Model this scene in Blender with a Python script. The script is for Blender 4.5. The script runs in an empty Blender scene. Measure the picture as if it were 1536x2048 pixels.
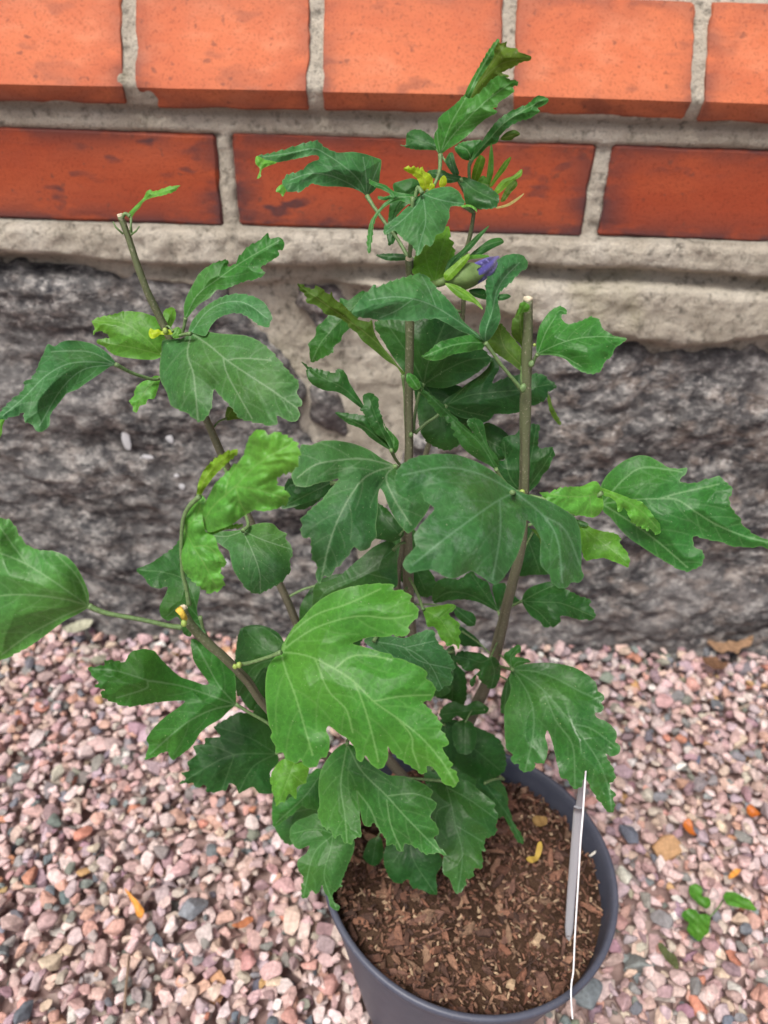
import bpy, bmesh, math, random
import numpy as np
from mathutils import Vector, Matrix, noise
from mathutils.geometry import delaunay_2d_cdt
rnd = random.Random(7)
scene = bpy.context.scene
COL = scene.collection

# ---------------------------------------------------------------- camera, sky, sun, exposure
F_PX, PITCH, ROLL, CAM_H, WALL_Y = 1480.0, math.radians(35.01), math.radians(1.65), 0.564, 0.5694
cam_data = bpy.data.cameras.new('camera')
cam = bpy.data.objects.new('camera', cam_data); COL.objects.link(cam); scene.camera = cam
fwd = Vector((0, math.cos(PITCH), -math.sin(PITCH))); up0 = Vector((0, math.sin(PITCH), math.cos(PITCH)))
right = Vector((1, 0, 0)) * math.cos(ROLL) + up0 * math.sin(ROLL)
up = Vector((1, 0, 0)) * -math.sin(ROLL) + up0 * math.cos(ROLL)
cam.matrix_world = Matrix(((right.x, up.x, -fwd.x, 0), (right.y, up.y, -fwd.y, 0), (right.z, up.z, -fwd.z, CAM_H), (0, 0, 0, 1)))
cam_data.sensor_fit = 'VERTICAL'; cam_data.sensor_height = 36.0; cam_data.sensor_width = 27.0
cam_data.lens = 36.0 * F_PX / 2048.0
cam_data.clip_start = 0.01; cam_data.clip_end = 200
cam_data.dof.use_dof = True; cam_data.dof.focus_distance = 0.305; cam_data.dof.aperture_fstop = 10.5

SUN_EL, SUN_AZ = math.radians(62), math.radians(212)      # azimuth from +Y clockwise; behind the camera
world = bpy.data.worlds.new('World'); scene.world = world; world.use_nodes = True
wn = world.node_tree; bg = wn.nodes['Background']
sky = wn.nodes.new('ShaderNodeTexSky'); sky.sky_type = 'NISHITA'; sky.sun_disc = False
sky.sun_elevation = SUN_EL; sky.sun_rotation = SUN_AZ; sky.dust_density = 6.0; sky.air_density = 1.0; sky.ozone_density = 0.6
wn.links.new(sky.outputs[0], bg.inputs[0]); bg.inputs[1].default_value = 0.08
sd = bpy.data.lights.new('sun', 'SUN'); sd.energy = 2.1; sd.angle = math.radians(20); sd.color = (1, .965, .93)
sun = bpy.data.objects.new('sun', sd); COL.objects.link(sun)
sdir = Vector((math.sin(SUN_AZ) * math.cos(SUN_EL), math.cos(SUN_AZ) * math.cos(SUN_EL), math.sin(SUN_EL)))
sun.rotation_euler = sdir.to_track_quat('Z', 'Y').to_euler()
scene.view_settings.view_transform = 'Standard'; scene.view_settings.look = 'None'
scene.view_settings.gamma = 1.0; scene.view_settings.use_curve_mapping = False
scene.view_settings.exposure = 0.78

# ---------------------------------------------------------------- helpers
CP = Vector((0, 0, CAM_H))
def ray(px, py):
    return fwd + right * ((px - 768) / F_PX) + up * ((1024 - py) / F_PX)
def un(px, py, z):                       # point seen at a pixel, z metres from the lens plane
    return CP + ray(px, py) * z
def at_height(px, py, h):                # where that sight line meets height h
    r = ray(px, py); return CP + r * ((h - CAM_H) / r.z)
def at_wall(px, py, y=WALL_Y):
    r = ray(px, py); p = CP + r * (y / r.y); return p.x, p.z

def tag(o, label=None, cat=None, group=None, kind=None):
    if label: o['label'] = label
    if cat: o['category'] = cat
    if group: o['group'] = group
    if kind: o['kind'] = kind
    return o
def empty(name, loc=(0, 0, 0), mat=None):
    o = bpy.data.objects.new(name, None); COL.objects.link(o); o.empty_display_size = .02
    if mat is not None: o.matrix_world = mat
    else: o.location = loc
    return o
def link(name, me, parent=None, mats=(), loc=None):
    o = bpy.data.objects.new(name, me); COL.objects.link(o)
    for m in mats: me.materials.append(m)
    if parent: o.parent = parent
    if loc is not None: o.location = loc
    return o
def mesh_np(name, V, Fc, smooth=True, mi=None):
    me = bpy.data.meshes.new(name)
    V = np.asarray(V, dtype=np.float32)
    if isinstance(Fc, np.ndarray) and Fc.ndim == 2:
        k = Fc.shape[1]; nf = len(Fc)
        me.vertices.add(len(V)); me.vertices.foreach_set('co', V.ravel())
        me.loops.add(nf * k); me.loops.foreach_set('vertex_index', Fc.astype(np.int32).ravel())
        me.polygons.add(nf)
        me.polygons.foreach_set('loop_start', np.arange(0, nf * k, k, dtype=np.int32))
        me.polygons.foreach_set('loop_total', np.full(nf, k, dtype=np.int32))
        me.update(calc_edges=True)
    else:
        me.from_pydata([tuple(v) for v in V.tolist()], [], [tuple(f) for f in Fc])
    me.polygons.foreach_set('use_smooth', np.full(len(me.polygons), smooth, dtype=bool))
    if mi is not None: me.polygons.foreach_set('material_index', np.asarray(mi, dtype=np.int32))
    me.validate(); me.update()
    return me
def fattr(me, name, arr):
    a = me.attributes.new(name, 'FLOAT', 'POINT'); a.data.foreach_set('value', np.asarray(arr, dtype=np.float32))
def cattr(me, name, arr):
    a = me.attributes.new(name, 'FLOAT_COLOR', 'POINT'); a.data.foreach_set('color', np.asarray(arr, dtype=np.float32).ravel())

def tube(pts, radii, seg=10, caps=True, rough=0.0, seed=0):
    """swept tube through 3-D points, returns verts, faces"""
    P = [Vector(p) for p in pts]; n = len(P); V = []; Fc = []
    t0 = (P[1] - P[0]).normalized(); ref = Vector((0, 0, 1)) if abs(t0.z) < .9 else Vector((1, 0, 0))
    nrm = t0.cross(ref).normalized()
    for i in range(n):
        t = (P[min(i + 1, n - 1)] - P[max(i - 1, 0)]).normalized()
        nrm = (nrm - t * nrm.dot(t)).normalized(); b = t.cross(nrm)
        for k in range(seg):
            a = 2 * math.pi * k / seg
            r = radii[i] * (1 + rough * noise.noise(Vector((math.cos(a) * 1.2, math.sin(a) * 1.2, i * .35 + seed))))
            V.append(P[i] + (nrm * math.cos(a) + b * math.sin(a)) * r)
    for i in range(n - 1):
        for k in range(seg):
            Fc.append((i * seg + k, i * seg + (k + 1) % seg, (i + 1) * seg + (k + 1) % seg, (i + 1) * seg + k))
    if caps:
        Fc.append(tuple(range(seg))[::-1]); Fc.append(tuple((n - 1) * seg + k for k in range(seg)))
    return [tuple(v) for v in V], Fc
def spline(pts, sub):
    """Catmull-Rom through n-D points (open)"""
    P = np.asarray(pts, float); Q = np.vstack([2 * P[0] - P[1], P, 2 * P[-1] - P[-2]]); out = []
    for i in range(1, len(Q) - 2):
        for k in range(sub):
            t = k / sub
            out.append(.5 * ((2 * Q[i]) + (-Q[i-1] + Q[i+1]) * t + (2*Q[i-1] - 5*Q[i] + 4*Q[i+1] - Q[i+2]) * t*t + (-Q[i-1] + 3*Q[i] - 3*Q[i+1] + Q[i+2]) * t**3))
    out.append(P[-1]); return np.array(out)
def closed_spline(P, step):
    P = np.asarray(P, float); n = len(P); out = []
    for i in range(n):
        a, b, c, d = P[i-1], P[i], P[(i+1) % n], P[(i+2) % n]
        L = np.linalg.norm(c - b); k = max(1, int(round(L / step)))
        # shortened tangents keep teeth crisp
        m1 = (c - a) * .5; m2 = (d - b) * .5
        for m, q in ((m1, 1), (m2, 2)):
            ln = np.linalg.norm(m)
            if ln > L * .8: m *= L * .8 / ln
        for j in range(k):
            t = j / k; t2 = t*t; t3 = t2*t
            out.append((2*t3-3*t2+1)*b + (t3-2*t2+t)*m1 + (-2*t3+3*t2)*c + (t3-t2)*m2)
    return np.array(out)
def seg_dist(P, A, B):
    """distance of points P to polyline pieces A->B (chunked)"""
    d = np.full(len(P), 1e9); AB = B - A; l2 = (AB**2).sum(1) + 1e-12
    for i in range(0, len(A), 64):
        a = A[i:i+64]; ab = AB[i:i+64]; q = l2[i:i+64]
        v = P[:, None] - a[None]; t = np.clip((v * ab[None]).sum(-1) / q, 0, 1)
        dd = ((v - t[..., None] * ab[None])**2).sum(-1).min(1)
        d = np.minimum(d, dd)
    return np.sqrt(d)
def inside(P, poly):
    x, y = P[:, 0], P[:, 1]; r = np.zeros(len(P), bool); n = len(poly)
    for i in range(n):
        x1, y1 = poly[i]; x2, y2 = poly[(i+1) % n]
        if y1 == y2: continue
        c = ((y1 > y) != (y2 > y)) & (x < (x2 - x1) * (y - y1) / (y2 - y1) + x1)
        r ^= c
    return r
def wavy(P, wl, seed):
    """smooth pseudo-random field, about -1..1"""
    r = np.random.RandomState(seed); v = np.zeros(len(P))
    for k in range(7):
        a = r.uniform(0, 6.28); f = 2 * math.pi / (wl * r.uniform(.7, 1.6))
        v += np.sin((P[:, 0] * math.cos(a) + P[:, 1] * math.sin(a)) * f + r.uniform(0, 6.28))
    return v / 3.0
def fbm(v, octv=4):
    return noise.fractal(v, 1.0, 2.0, octv)

# ---------------------------------------------------------------- materials
def new_mat(name):
    m = bpy.data.materials.new(name); m.use_nodes = True
    nt = m.node_tree; b = nt.nodes['Principled BSDF']
    return m, nt, b
def N(nt, typ, **kw):
    n = nt.nodes.new(typ)
    for k, v in kw.items():
        if k in n.inputs.keys() if hasattr(n.inputs, 'keys') else False: n.inputs[k].default_value = v
        else: setattr(n, k, v)
    return n
def tex_noise(nt, scale, detail=4, rough=.55, vec=None, w=None):
    n = nt.nodes.new('ShaderNodeTexNoise'); n.inputs['Scale'].default_value = scale
    n.inputs['Detail'].default_value = detail; n.inputs['Roughness'].default_value = rough
    if vec is not None: nt.links.new(vec, n.inputs['Vector'])
    return n
def ramp(nt, fac, stops):
    r = nt.nodes.new('ShaderNodeValToRGB'); e = r.color_ramp.elements
    while len(e) < len(stops): e.new(.5)
    for i, (p, c) in enumerate(stops):
        e[i].position = p; e[i].color = (c[0], c[1], c[2], 1) if hasattr(c, '__len__') else (c, c, c, 1)
    nt.links.new(fac, r.inputs[0]); return r
def mix(nt, fac, a, b, mode='MIX'):
    m = nt.nodes.new('ShaderNodeMix'); m.data_type = 'RGBA'; m.blend_type = mode
    for s, v in ((m.inputs[0], fac), (m.inputs[6], a), (m.inputs[7], b)):
        if hasattr(v, 'is_output') or isinstance(v, bpy.types.NodeSocket): nt.links.new(v, s)
        elif hasattr(v, '__len__'): s.default_value = (v[0], v[1], v[2], 1)
        else: s.default_value = v
    return m.outputs[2]
def math_n(nt, op, a, b=None, clamp=False):
    m = nt.nodes.new('ShaderNodeMath'); m.operation = op; m.use_clamp = clamp
    for s, v in ((m.inputs[0], a), (m.inputs[1], b)):
        if v is None: continue
        if isinstance(v, bpy.types.NodeSocket): nt.links.new(v, s)
        else: s.default_value = v
    return m.outputs[0]
def coords(nt, kind='Object', scale=None, rot=None):
    tc = nt.nodes.new('ShaderNodeTexCoord'); out = tc.outputs[kind]
    if scale or rot:
        mp = nt.nodes.new('ShaderNodeMapping'); nt.links.new(out, mp.inputs[0])
        if scale: mp.inputs['Scale'].default_value = scale
        if rot: mp.inputs['Rotation'].default_value = rot
        out = mp.outputs[0]
    return out
def bump(nt, b, h, strength, dist=.001):
    n = nt.nodes.new('ShaderNodeBump'); n.inputs['Strength'].default_value = strength; n.inputs['Distance'].default_value = dist
    nt.links.new(h, n.inputs['Height']); nt.links.new(n.outputs[0], b.inputs['Normal']); return n

def leaf_mat(name, top, under, vein, trans, rough=.46, bloom=.0, gloss=.32):
    m, nt, b = new_mat(name)
    top = (top[0] * .90, top[1] * 1.0, top[2] * .86)
    vec = coords(nt)
    n1 = tex_noise(nt, 60, 4, .6, vec); n2 = tex_noise(nt, 420, 3, .6, vec); n3 = tex_noise(nt, 22, 2, .5, vec)
    geo = nt.nodes.new('ShaderNodeNewGeometry')
    oi = nt.nodes.new('ShaderNodeObjectInfo')
    base = mix(nt, geo.outputs['Backfacing'], top, under)
    mott = ramp(nt, n1.outputs[0], [(.3, .86), (.7, 1.12)])
    base = mix(nt, 1.0, base, mott.outputs[0], 'MULTIPLY')
    fine = ramp(nt, n2.outputs[0], [(.3, .82), (.7, 1.16)])
    base = mix(nt, 1.0, base, fine.outputs[0], 'MULTIPLY')
    yel = ramp(nt, n3.outputs[0], [(.45, 0.0), (.75, .5)])
    base = mix(nt, yel.outputs[0], base, (top[0]*1.8 + .01, top[1]*1.35, top[2]*.8))
    vo = nt.nodes.new('ShaderNodeTexVoronoi'); vo.feature = 'DISTANCE_TO_EDGE'; vo.inputs['Scale'].default_value = 330; nt.links.new(vec, vo.inputs['Vector'])
    cell = ramp(nt, vo.outputs['Distance'], [(0, 1.16), (.10, 1.0), (1, .97)])
    base = mix(nt, 1.0, base, cell.outputs[0], 'MULTIPLY')
    dn = tex_noise(nt, 1100, 2, .5, vec)
    base = mix(nt, ramp(nt, dn.outputs[0], [(.70, 0), (.76, .55)]).outputs[0], base, (.30, .36, .22))
    hv = ramp(nt, oi.outputs['Random'], [(0, (.85, .9, .95)), (1, (1.12, 1.08, .98))])
    base = mix(nt, 1.0, base, hv.outputs[0], 'MULTIPLY')
    av = nt.nodes.new('ShaderNodeAttribute'); av.attribute_name = 'vein'
    ae = nt.nodes.new('ShaderNodeAttribute'); ae.attribute_name = 'edge'
    base = mix(nt, math_n(nt, 'MULTIPLY', av.outputs['Fac'], .7), base, vein)
    base = mix(nt, math_n(nt, 'MULTIPLY', ae.outputs['Fac'], .35), base, (vein[0], vein[1], vein[2]*.8))
    if bloom:
        n4 = tex_noise(nt, 85, 6, .8, vec)
        bl = ramp(nt, n4.outputs[0], [(.52, 0.0), (.72, bloom)])
        base = mix(nt, bl.outputs[0], base, (.30, .38, .34))
    nt.links.new(base, b.inputs['Base Color'])
    rr = ramp(nt, n1.outputs[0], [(.3, rough - .08), (.7, rough + .12)])
    nt.links.new(rr.outputs[0], b.inputs['Roughness'])
    b.inputs['Specular IOR Level'].default_value = gloss
    b.inputs['Sheen Weight'].default_value = .05; b.inputs['Sheen Roughness'].default_value = .4
    b.inputs['Sheen Tint'].default_value = (.8, 1, .9, 1)
    hs = math_n(nt, 'ADD', math_n(nt, 'MULTIPLY', n2.outputs[0], .35), math_n(nt, 'MULTIPLY', math_n(nt, 'MINIMUM', vo.outputs['Distance'], .3), 1.2))
    bump(nt, b, hs, .3, .0006)
    tr = nt.nodes.new('ShaderNodeBsdfTranslucent')
    tcol = mix(nt, 1.0, base, (2.0, 2.0, .7), 'MULTIPLY'); nt.links.new(tcol, tr.inputs[0])
    ms = nt.nodes.new('ShaderNodeMixShader'); ms.inputs[0].default_value = trans
    nt.links.new(b.outputs[0], ms.inputs[1]); nt.links.new(tr.outputs[0], ms.inputs[2])
    nt.links.new(ms.outputs[0], nt.nodes['Material Output'].inputs[0])
    return m
PV = (.20, .34, .15)
LM = {
 'main':  leaf_mat('leaf_fresh_green', (.050,.185,.026), (.09,.20,.07), (.16,.33,.10), .22),
 'main2': leaf_mat('leaf_green_full', (.036,.140,.026), (.08,.17,.06), (.15,.29,.12), .20),
 'mid':   leaf_mat('leaf_mid_green', (.031,.138,.025), (.08,.17,.06), (.14,.28,.12), .20),
 'mid2':  leaf_mat('leaf_mid_green_low', (.034,.125,.030), (.08,.17,.06), (.11,.24,.09), .20),
 'blue':  leaf_mat('leaf_blue_green', (.034,.130,.044), (.09,.17,.09), (.15,.28,.16), .15, .55, .12),
 'pale':  leaf_mat('leaf_dusty_green', (.034,.118,.036), (.09,.16,.08), (.17,.27,.15), .15, .55, .14),
 'front': leaf_mat('leaf_dusty_front', (.034,.118,.034), (.09,.16,.08), (.11,.22,.12), .16, .5, .26),
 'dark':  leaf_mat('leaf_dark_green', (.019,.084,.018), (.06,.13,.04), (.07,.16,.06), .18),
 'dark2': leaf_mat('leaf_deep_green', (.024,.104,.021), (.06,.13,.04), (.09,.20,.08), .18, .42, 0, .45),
 'light': leaf_mat('leaf_light_green', (.085,.235,.030), (.10,.22,.05), (.14,.30,.07), .30),
 'light2':leaf_mat('leaf_broad_light', (.062,.195,.046), (.09,.18,.07), (.17,.32,.14), .22),
 'young': leaf_mat('leaf_young_green', (.095,.285,.044), (.14,.30,.05), (.16,.33,.08), .30, .46, 0, .4),
 'young2':leaf_mat('bract_green', (.105,.235,.020), (.14,.26,.03), (.20,.36,.06), .30, .45),
 'yellow':leaf_mat('leaf_bud_yellow', (.34,.44,.018), (.3,.4,.03), (.40,.48,.06), .35, .5),
 'yellowu':leaf_mat('leaf_young_underside', (.16,.28,.020), (.16,.28,.03), (.24,.36,.06), .30, .5),
 'under': leaf_mat('leaf_olive_underside', (.062,.130,.016), (.07,.14,.03), (.13,.20,.06), .35, .6),
 'straw': leaf_mat('dry_bract', (.30,.24,.10), (.30,.24,.10), (.35,.28,.14), .25, .7),
}
LM['dark3'] = LM['dark']  # interior leaves: same dark green as the older leaves
m, nt, b = new_mat('stem_bark'); STEM = m
vec = coords(nt, 'Object'); gen = tex_noise(nt, 35, 3, .5, vec)
at = nt.nodes.new('ShaderNodeAttribute'); at.attribute_name = 'ripe'
strk = nt.nodes.new('ShaderNodeAttribute'); strk.attribute_name = 'streak'
n2 = tex_noise(nt, 900, 3, .6, vec)
c = mix(nt, at.outputs['Fac'], (.095, .130, .050), (.145, .130, .095))
c = mix(nt, math_n(nt, 'MULTIPLY', strk.outputs['Fac'], .7), c, (.05, .045, .025))
c = mix(nt, ramp(nt, n2.outputs[0], [(.58, 0), (.7, .7)]).outputs[0], c, (.32, .30, .22))
nt.links.new(c, b.inputs['Base Color']); b.inputs['Roughness'].default_value = .6
bump(nt, b, math_n(nt, 'ADD', n2.outputs[0], strk.outputs['Fac']), .5, .0006)
def simple(name, col, rough=.5, spec=.5, nscale=0, namt=.3, bdist=.0005, bstr=.4):
    m, nt, b = new_mat(name)
    b.inputs['Roughness'].default_value = rough; b.inputs['Specular IOR Level'].default_value = spec
    if nscale:
        n = tex_noise(nt, nscale, 5, .6, coords(nt))
        f = ramp(nt, n.outputs[0], [(.3, 1 - namt), (.7, 1 + namt)])
        nt.links.new(mix(nt, 1.0, col, f.outputs[0], 'MULTIPLY'), b.inputs['Base Color'])
        bump(nt, b, n.outputs[0], bstr, bdist)
    else: b.inputs['Base Color'].default_value = (*col, 1)
    return m
CUT = simple('cut_wood', (.62, .55, .40), .8, .2, 1500, .35)
BUDG = simple('node_bud_green', (.26, .36, .08), .5, .4, 900, .2)
BUDY = simple('cut_petiole_yellow', (.60, .42, .06), .7, .3, 900, .3)
PET = simple('petiole_green', (.12, .20, .075), .5, .4, 700, .3)
CALYX = simple('calyx_green', (.11, .18, .055), .55, .3, 260, .22)

# ================================================================ ground, wall
m, nt, b = new_mat('gravel_ground_far'); GFAR = m
v = nt.nodes.new('ShaderNodeTexVoronoi'); v.inputs['Scale'].default_value = 80; nt.links.new(coords(nt), v.inputs['Vector'])
c = ramp(nt, v.outputs['Color'], [(0, (.14,.10,.10)), (.35, (.33,.22,.20)), (.7, (.42,.31,.28)), (1, (.5,.42,.38))])
nt.links.new(c.outputs[0], b.inputs['Base Color']); b.inputs['Roughness'].default_value = .9
bump(nt, b, v.outputs['Distance'], .8, .006)
me = mesh_np('ground', [(-30,-30,-.022),(30,-30,-.022),(30,30,-.022),(-30,30,-.022)], [(0,1,2,3)], False)
ground = link('ground', me, None, [GFAR]); tag(ground, 'pink and grey gravel bed below the wall', kind='structure')

# brick clay
def brick_mat(name, c1, c2, spots, soft, dirt=.5):
    m, nt, b = new_mat(name)
    vec = coords(nt); oi = nt.nodes.new('ShaderNodeObjectInfo')
    add = nt.nodes.new('ShaderNodeVectorMath'); add.operation = 'ADD'; nt.links.new(vec, add.inputs[0])
    sc = nt.nodes.new('ShaderNodeVectorMath'); sc.operation = 'SCALE'; sc.inputs[0].default_value = (7.3, 3.1, 5.7); nt.links.new(oi.outputs['Random'], sc.inputs['Scale'])
    nt.links.new(sc.outputs[0], add.inputs[1]); vec = add.outputs[0]
    mp = nt.nodes.new('ShaderNodeMapping'); mp.inputs['Scale'].default_value = (1, 1, 2.2); nt.links.new(vec, mp.inputs[0])
    n1 = tex_noise(nt, 9, 5, .6, mp.outputs[0]); n2 = tex_noise(nt, 28, 4, .6, mp.outputs[0]); n3 = tex_noise(nt, 600, 3, .6, vec); n4 = tex_noise(nt, 160, 2, .5, vec)
    c = mix(nt, ramp(nt, n1.outputs[0], [(.35, 0), (.65, 1)]).outputs[0], c1, c2)
    c = mix(nt, ramp(nt, n2.outputs[0], [(.5, 0), (.75, soft)]).outputs[0], c, (c2[0]*1.15, c2[1]*1.5, c2[2]*1.9))
    ed = nt.nodes.new('ShaderNodeAttribute'); ed.attribute_name = 'rim'
    edn = math_n(nt, 'MULTIPLY', ed.outputs['Fac'], ramp(nt, n2.outputs[0], [(.30, 0), (.52, 1)]).outputs[0])
    c = mix(nt, math_n(nt, 'MULTIPLY', edn, dirt), c, (.085, .035, .035))
    sp = tex_noise(nt, 42, 2, .45, mp.outputs[0]); c = mix(nt, math_n(nt, 'MULTIPLY', ramp(nt, sp.outputs[0], [(.60, 0), (.68, spots)]).outputs[0], ramp(nt, n1.outputs[0], [(.44, .05), (.60, 1)]).outputs[0]), c, (.055, .03, .035))
    c = mix(nt, ramp(nt, n4.outputs[0], [(.66, 0), (.72, .55)]).outputs[0], c, (.13, .05, .035))
    c = mix(nt, ramp(nt, n3.outputs[0], [(.32, .5), (.48, 0)]).outputs[0], c, (c1[0]*.4, c1[1]*.4, c1[2]*.4))
    nt.links.new(c, b.inputs['Base Color']); b.inputs['Roughness'].default_value = .72; b.inputs['Specular IOR Level'].default_value = .3
    h = math_n(nt, 'ADD', math_n(nt, 'MULTIPLY', n3.outputs[0], .4), n2.outputs[0]); bump(nt, b, h, .5, .0012)
    return m
BR_S = brick_mat('brick_stretcher_clay', (.32,.055,.020), (.40,.082,.029), .85, .12, 1.0)
BR_H = brick_mat('brick_sloped_clay', (.46,.112,.047), (.55,.160,.068), .35, .6, .55)
def mortar_mat():
    m, nt, b = new_mat('lime_mortar'); vec = coords(nt)
    n1 = tex_noise(nt, 18, 5, .65, vec); n2 = tex_noise(nt, 900, 4, .7, vec); n3 = tex_noise(nt, 120, 4, .7, vec); n5 = tex_noise(nt, 7, 3, .6, vec)
    c = ramp(nt, n1.outputs[0], [(.3, (.40,.36,.29)), (.5, (.56,.515,.425)), (.7, (.66,.62,.53))]).outputs[0]
    c = mix(nt, ramp(nt, n3.outputs[0], [(.30, .85), (.47, 0)]).outputs[0], c, (.12, .11, .09))
    c = mix(nt, ramp(nt, n2.outputs[0], [(.34, .7), (.46, 0)]).outputs[0], c, (.17, .155, .13))
    c = mix(nt, ramp(nt, n2.outputs[0], [(.6, 0), (.75, .7)]).outputs[0], c, (.72, .69, .62))
    c = mix(nt, ramp(nt, n5.outputs[0], [(.6, 0), (.72, .45)]).outputs[0], c, (.26, .25, .10))
    dk = nt.nodes.new('ShaderNodeAttribute'); dk.attribute_name = 'joint_shade'
    c = mix(nt, math_n(nt, 'MULTIPLY', dk.outputs['Fac'], .8), c, (.07, .06, .05))  # darkens the mortar colour where shade falls under the brick edges
    nt.links.new(c, b.inputs['Base Color']); b.inputs['Roughness'].default_value = .95; b.inputs['Specular IOR Level'].default_value = .1
    bump(nt, b, math_n(nt, 'ADD', math_n(nt, 'MULTIPLY', n2.outputs[0], .5), n3.outputs[0]), 1.0, .0045)
    return m
MORT = mortar_mat()
def granite_mat(name, tint, warm, ang, seed):
    m, nt, b = new_mat(name); vec = coords(nt, 'Object', (.8, 1, 1.15), (0, ang, seed))
    n1 = tex_noise(nt, 24, 5, .65, vec); n2 = tex_noise(nt, 75, 4, .7, vec); n3 = tex_noise(nt, 210, 3, .6, vec); n4 = tex_noise(nt, 48, 3, .6, vec); n5 = tex_noise(nt, 8, 3, .6, vec)
    c = ramp(nt, n2.outputs[0], [(.34, (.022,.023,.027)), (.44, (.070,.070,.072)), (.53, (.155,.152,.148)), (.62, (.31,.30,.285)), (.74, (.5,.49,.46))]).outputs[0]
    c = mix(nt, ramp(nt, n4.outputs[0], [(.50, 0), (.64, warm)]).outputs[0], c, (.25, .20, .165))
    c = mix(nt, ramp(nt, n3.outputs[0], [(.34, .75), (.46, 0)]).outputs[0], c, (.016, .016, .022))
    c = mix(nt, ramp(nt, n3.outputs[0], [(.58, 0), (.68, .6)]).outputs[0], c, (.48, .46, .44))
    c = mix(nt, ramp(nt, n1.outputs[0], [(.35, .55), (.55, 0)]).outputs[0], c, (.045, .041, .040))
    c = mix(nt, ramp(nt, n5.outputs[0], [(.5, 0), (.7, .4)]).outputs[0], c, tint)
    nt.links.new(c, b.inputs['Base Color']); b.inputs['Roughness'].default_value = .8; b.inputs['Specular IOR Level'].default_value = .3
    bump(nt, b, math_n(nt, 'ADD', n2.outputs[0], n1.outputs[0]), 1.0, .004)
    return m
GR1 = granite_mat('granite_dark_grey', (.19,.185,.18), .30, .25, .3)
GR2 = granite_mat('granite_streaked', (.20,.185,.18), .5, -.32, 1.7)
GR3 = granite_mat('granite_violet', (.20,.14,.145), .35, .1, 2.9)

wall = empty('house_wall', (0, WALL_Y, 0))
tag(wall, 'red brick wall with a sloped brick course standing on a rough grey granite and mortar plinth', 'wall')
Z2T, Z2B = .4815, .4195                       # stretcher course
Z1B, Z1S, Z1T = .4975, .5100, .5640           # sloped course: underside, arris, top
SLOPE = .034
def brick_obj(x0, x1, z0, z1, mat, seed, slope=None, depth=.06, y0=WALL_Y, fine=True, chip=None, name='brick'):
    bm = bmesh.new(); bmesh.ops.create_cube(bm, size=1)
    cx, cz = (x0 + x1) / 2, (z0 + z1) / 2
    for v_ in bm.verts:
        v_.co = Vector((v_.co.x * (x1 - x0), (v_.co.y + .5) * depth, v_.co.z * (z1 - z0)))
    if slope:
        # cut the front face at the arris and lean the upper part back
        r = bmesh.ops.bisect_plane(bm, geom=bm.verts[:] + bm.edges[:] + bm.faces[:], plane_co=(0, 0, Z1S - cz), plane_no=(0, 0, 1))
        for v_ in bm.verts:
            if v_.co.y < depth * .5 and v_.co.z > (Z1S - cz) + .005: v_.co.y += slope
            elif v_.co.y < depth * .5 and v_.co.z < (Z1S - cz) - .005: v_.co.y += .0080
    edges = [e for e in bm.edges if len(e.link_faces) == 2 and e.calc_face_angle() > .3]
    bmesh.ops.bevel(bm, geom=edges, offset=.0022 if not slope else .0015, segments=1, profile=.6, affect='EDGES')
    if fine:
        long_ = [e for e in bm.edges]
        for cut in range(3):
            le = [e for e in bm.edges if e.calc_length() > .008]
            if le: bmesh.ops.subdivide_edges(bm, edges=le, cuts=2 if cut == 0 else 1, use_grid_fill=True)
        bmesh.ops.triangulate(bm, faces=[f for f in bm.faces if len(f.verts) > 4])
    hx, hz = (x1 - x0) / 2, (z1 - z0) / 2
    for v_ in bm.verts:
        p = v_.co
        q = Vector((p.x + seed * 3.7, p.y, p.z)) * 1.0
        n_ = fbm(q * 60, 4); e_ = min(hx - abs(p.x), hz - abs(p.z))
        k = .0007 + .0018 * math.exp(-max(0, e_) / .004)
        ch = max(0, fbm(q * 35 + Vector((9, 0, 0)), 3) - .30) * .006 * math.exp(-max(0, e_) / .004)
        p.y += n_ * .0005 + ch
        p.x -= math.copysign(1, p.x) * (max(0, n_) * k + ch * .5) if hx - abs(p.x) < .006 else 0
        p.z -= math.copysign(1, p.z) * (max(0, n_) * k * .6) if hz - abs(p.z) < .006 else 0
        p.z += .0008 * math.sin(p.x * 14 + seed)
    if chip:
        cxx, czz, rad_ = chip
        for v_ in bm.verts:
            d = math.hypot(v_.co.x - (cxx - cx), v_.co.z - (czz - cz))
            if d < rad_ and v_.co.y < .02: v_.co.y += (rad_ - d) * .38
    for e in bm.edges:
        if len(e.link_faces) == 2 and e.calc_face_angle() > .30: e.smooth = False
    me = bpy.data.meshes.new(name); bm.to_mesh(me)
    rim = [math.exp(-max(0, min(hx - abs(v_.co.x), hz - abs(v_.co.z))) / .009) * (1.25 if v_.co.z < 0 else .9) for v_ in bm.verts]; bm.free()
    fattr(me, 'rim', rim)
    for q in me.polygons: q.use_smooth = True
    return link(name, me, wall, [mat], (cx, y0 - WALL_Y, cz))
def jx(px, py): return at_wall(px, py)[0]
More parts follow.
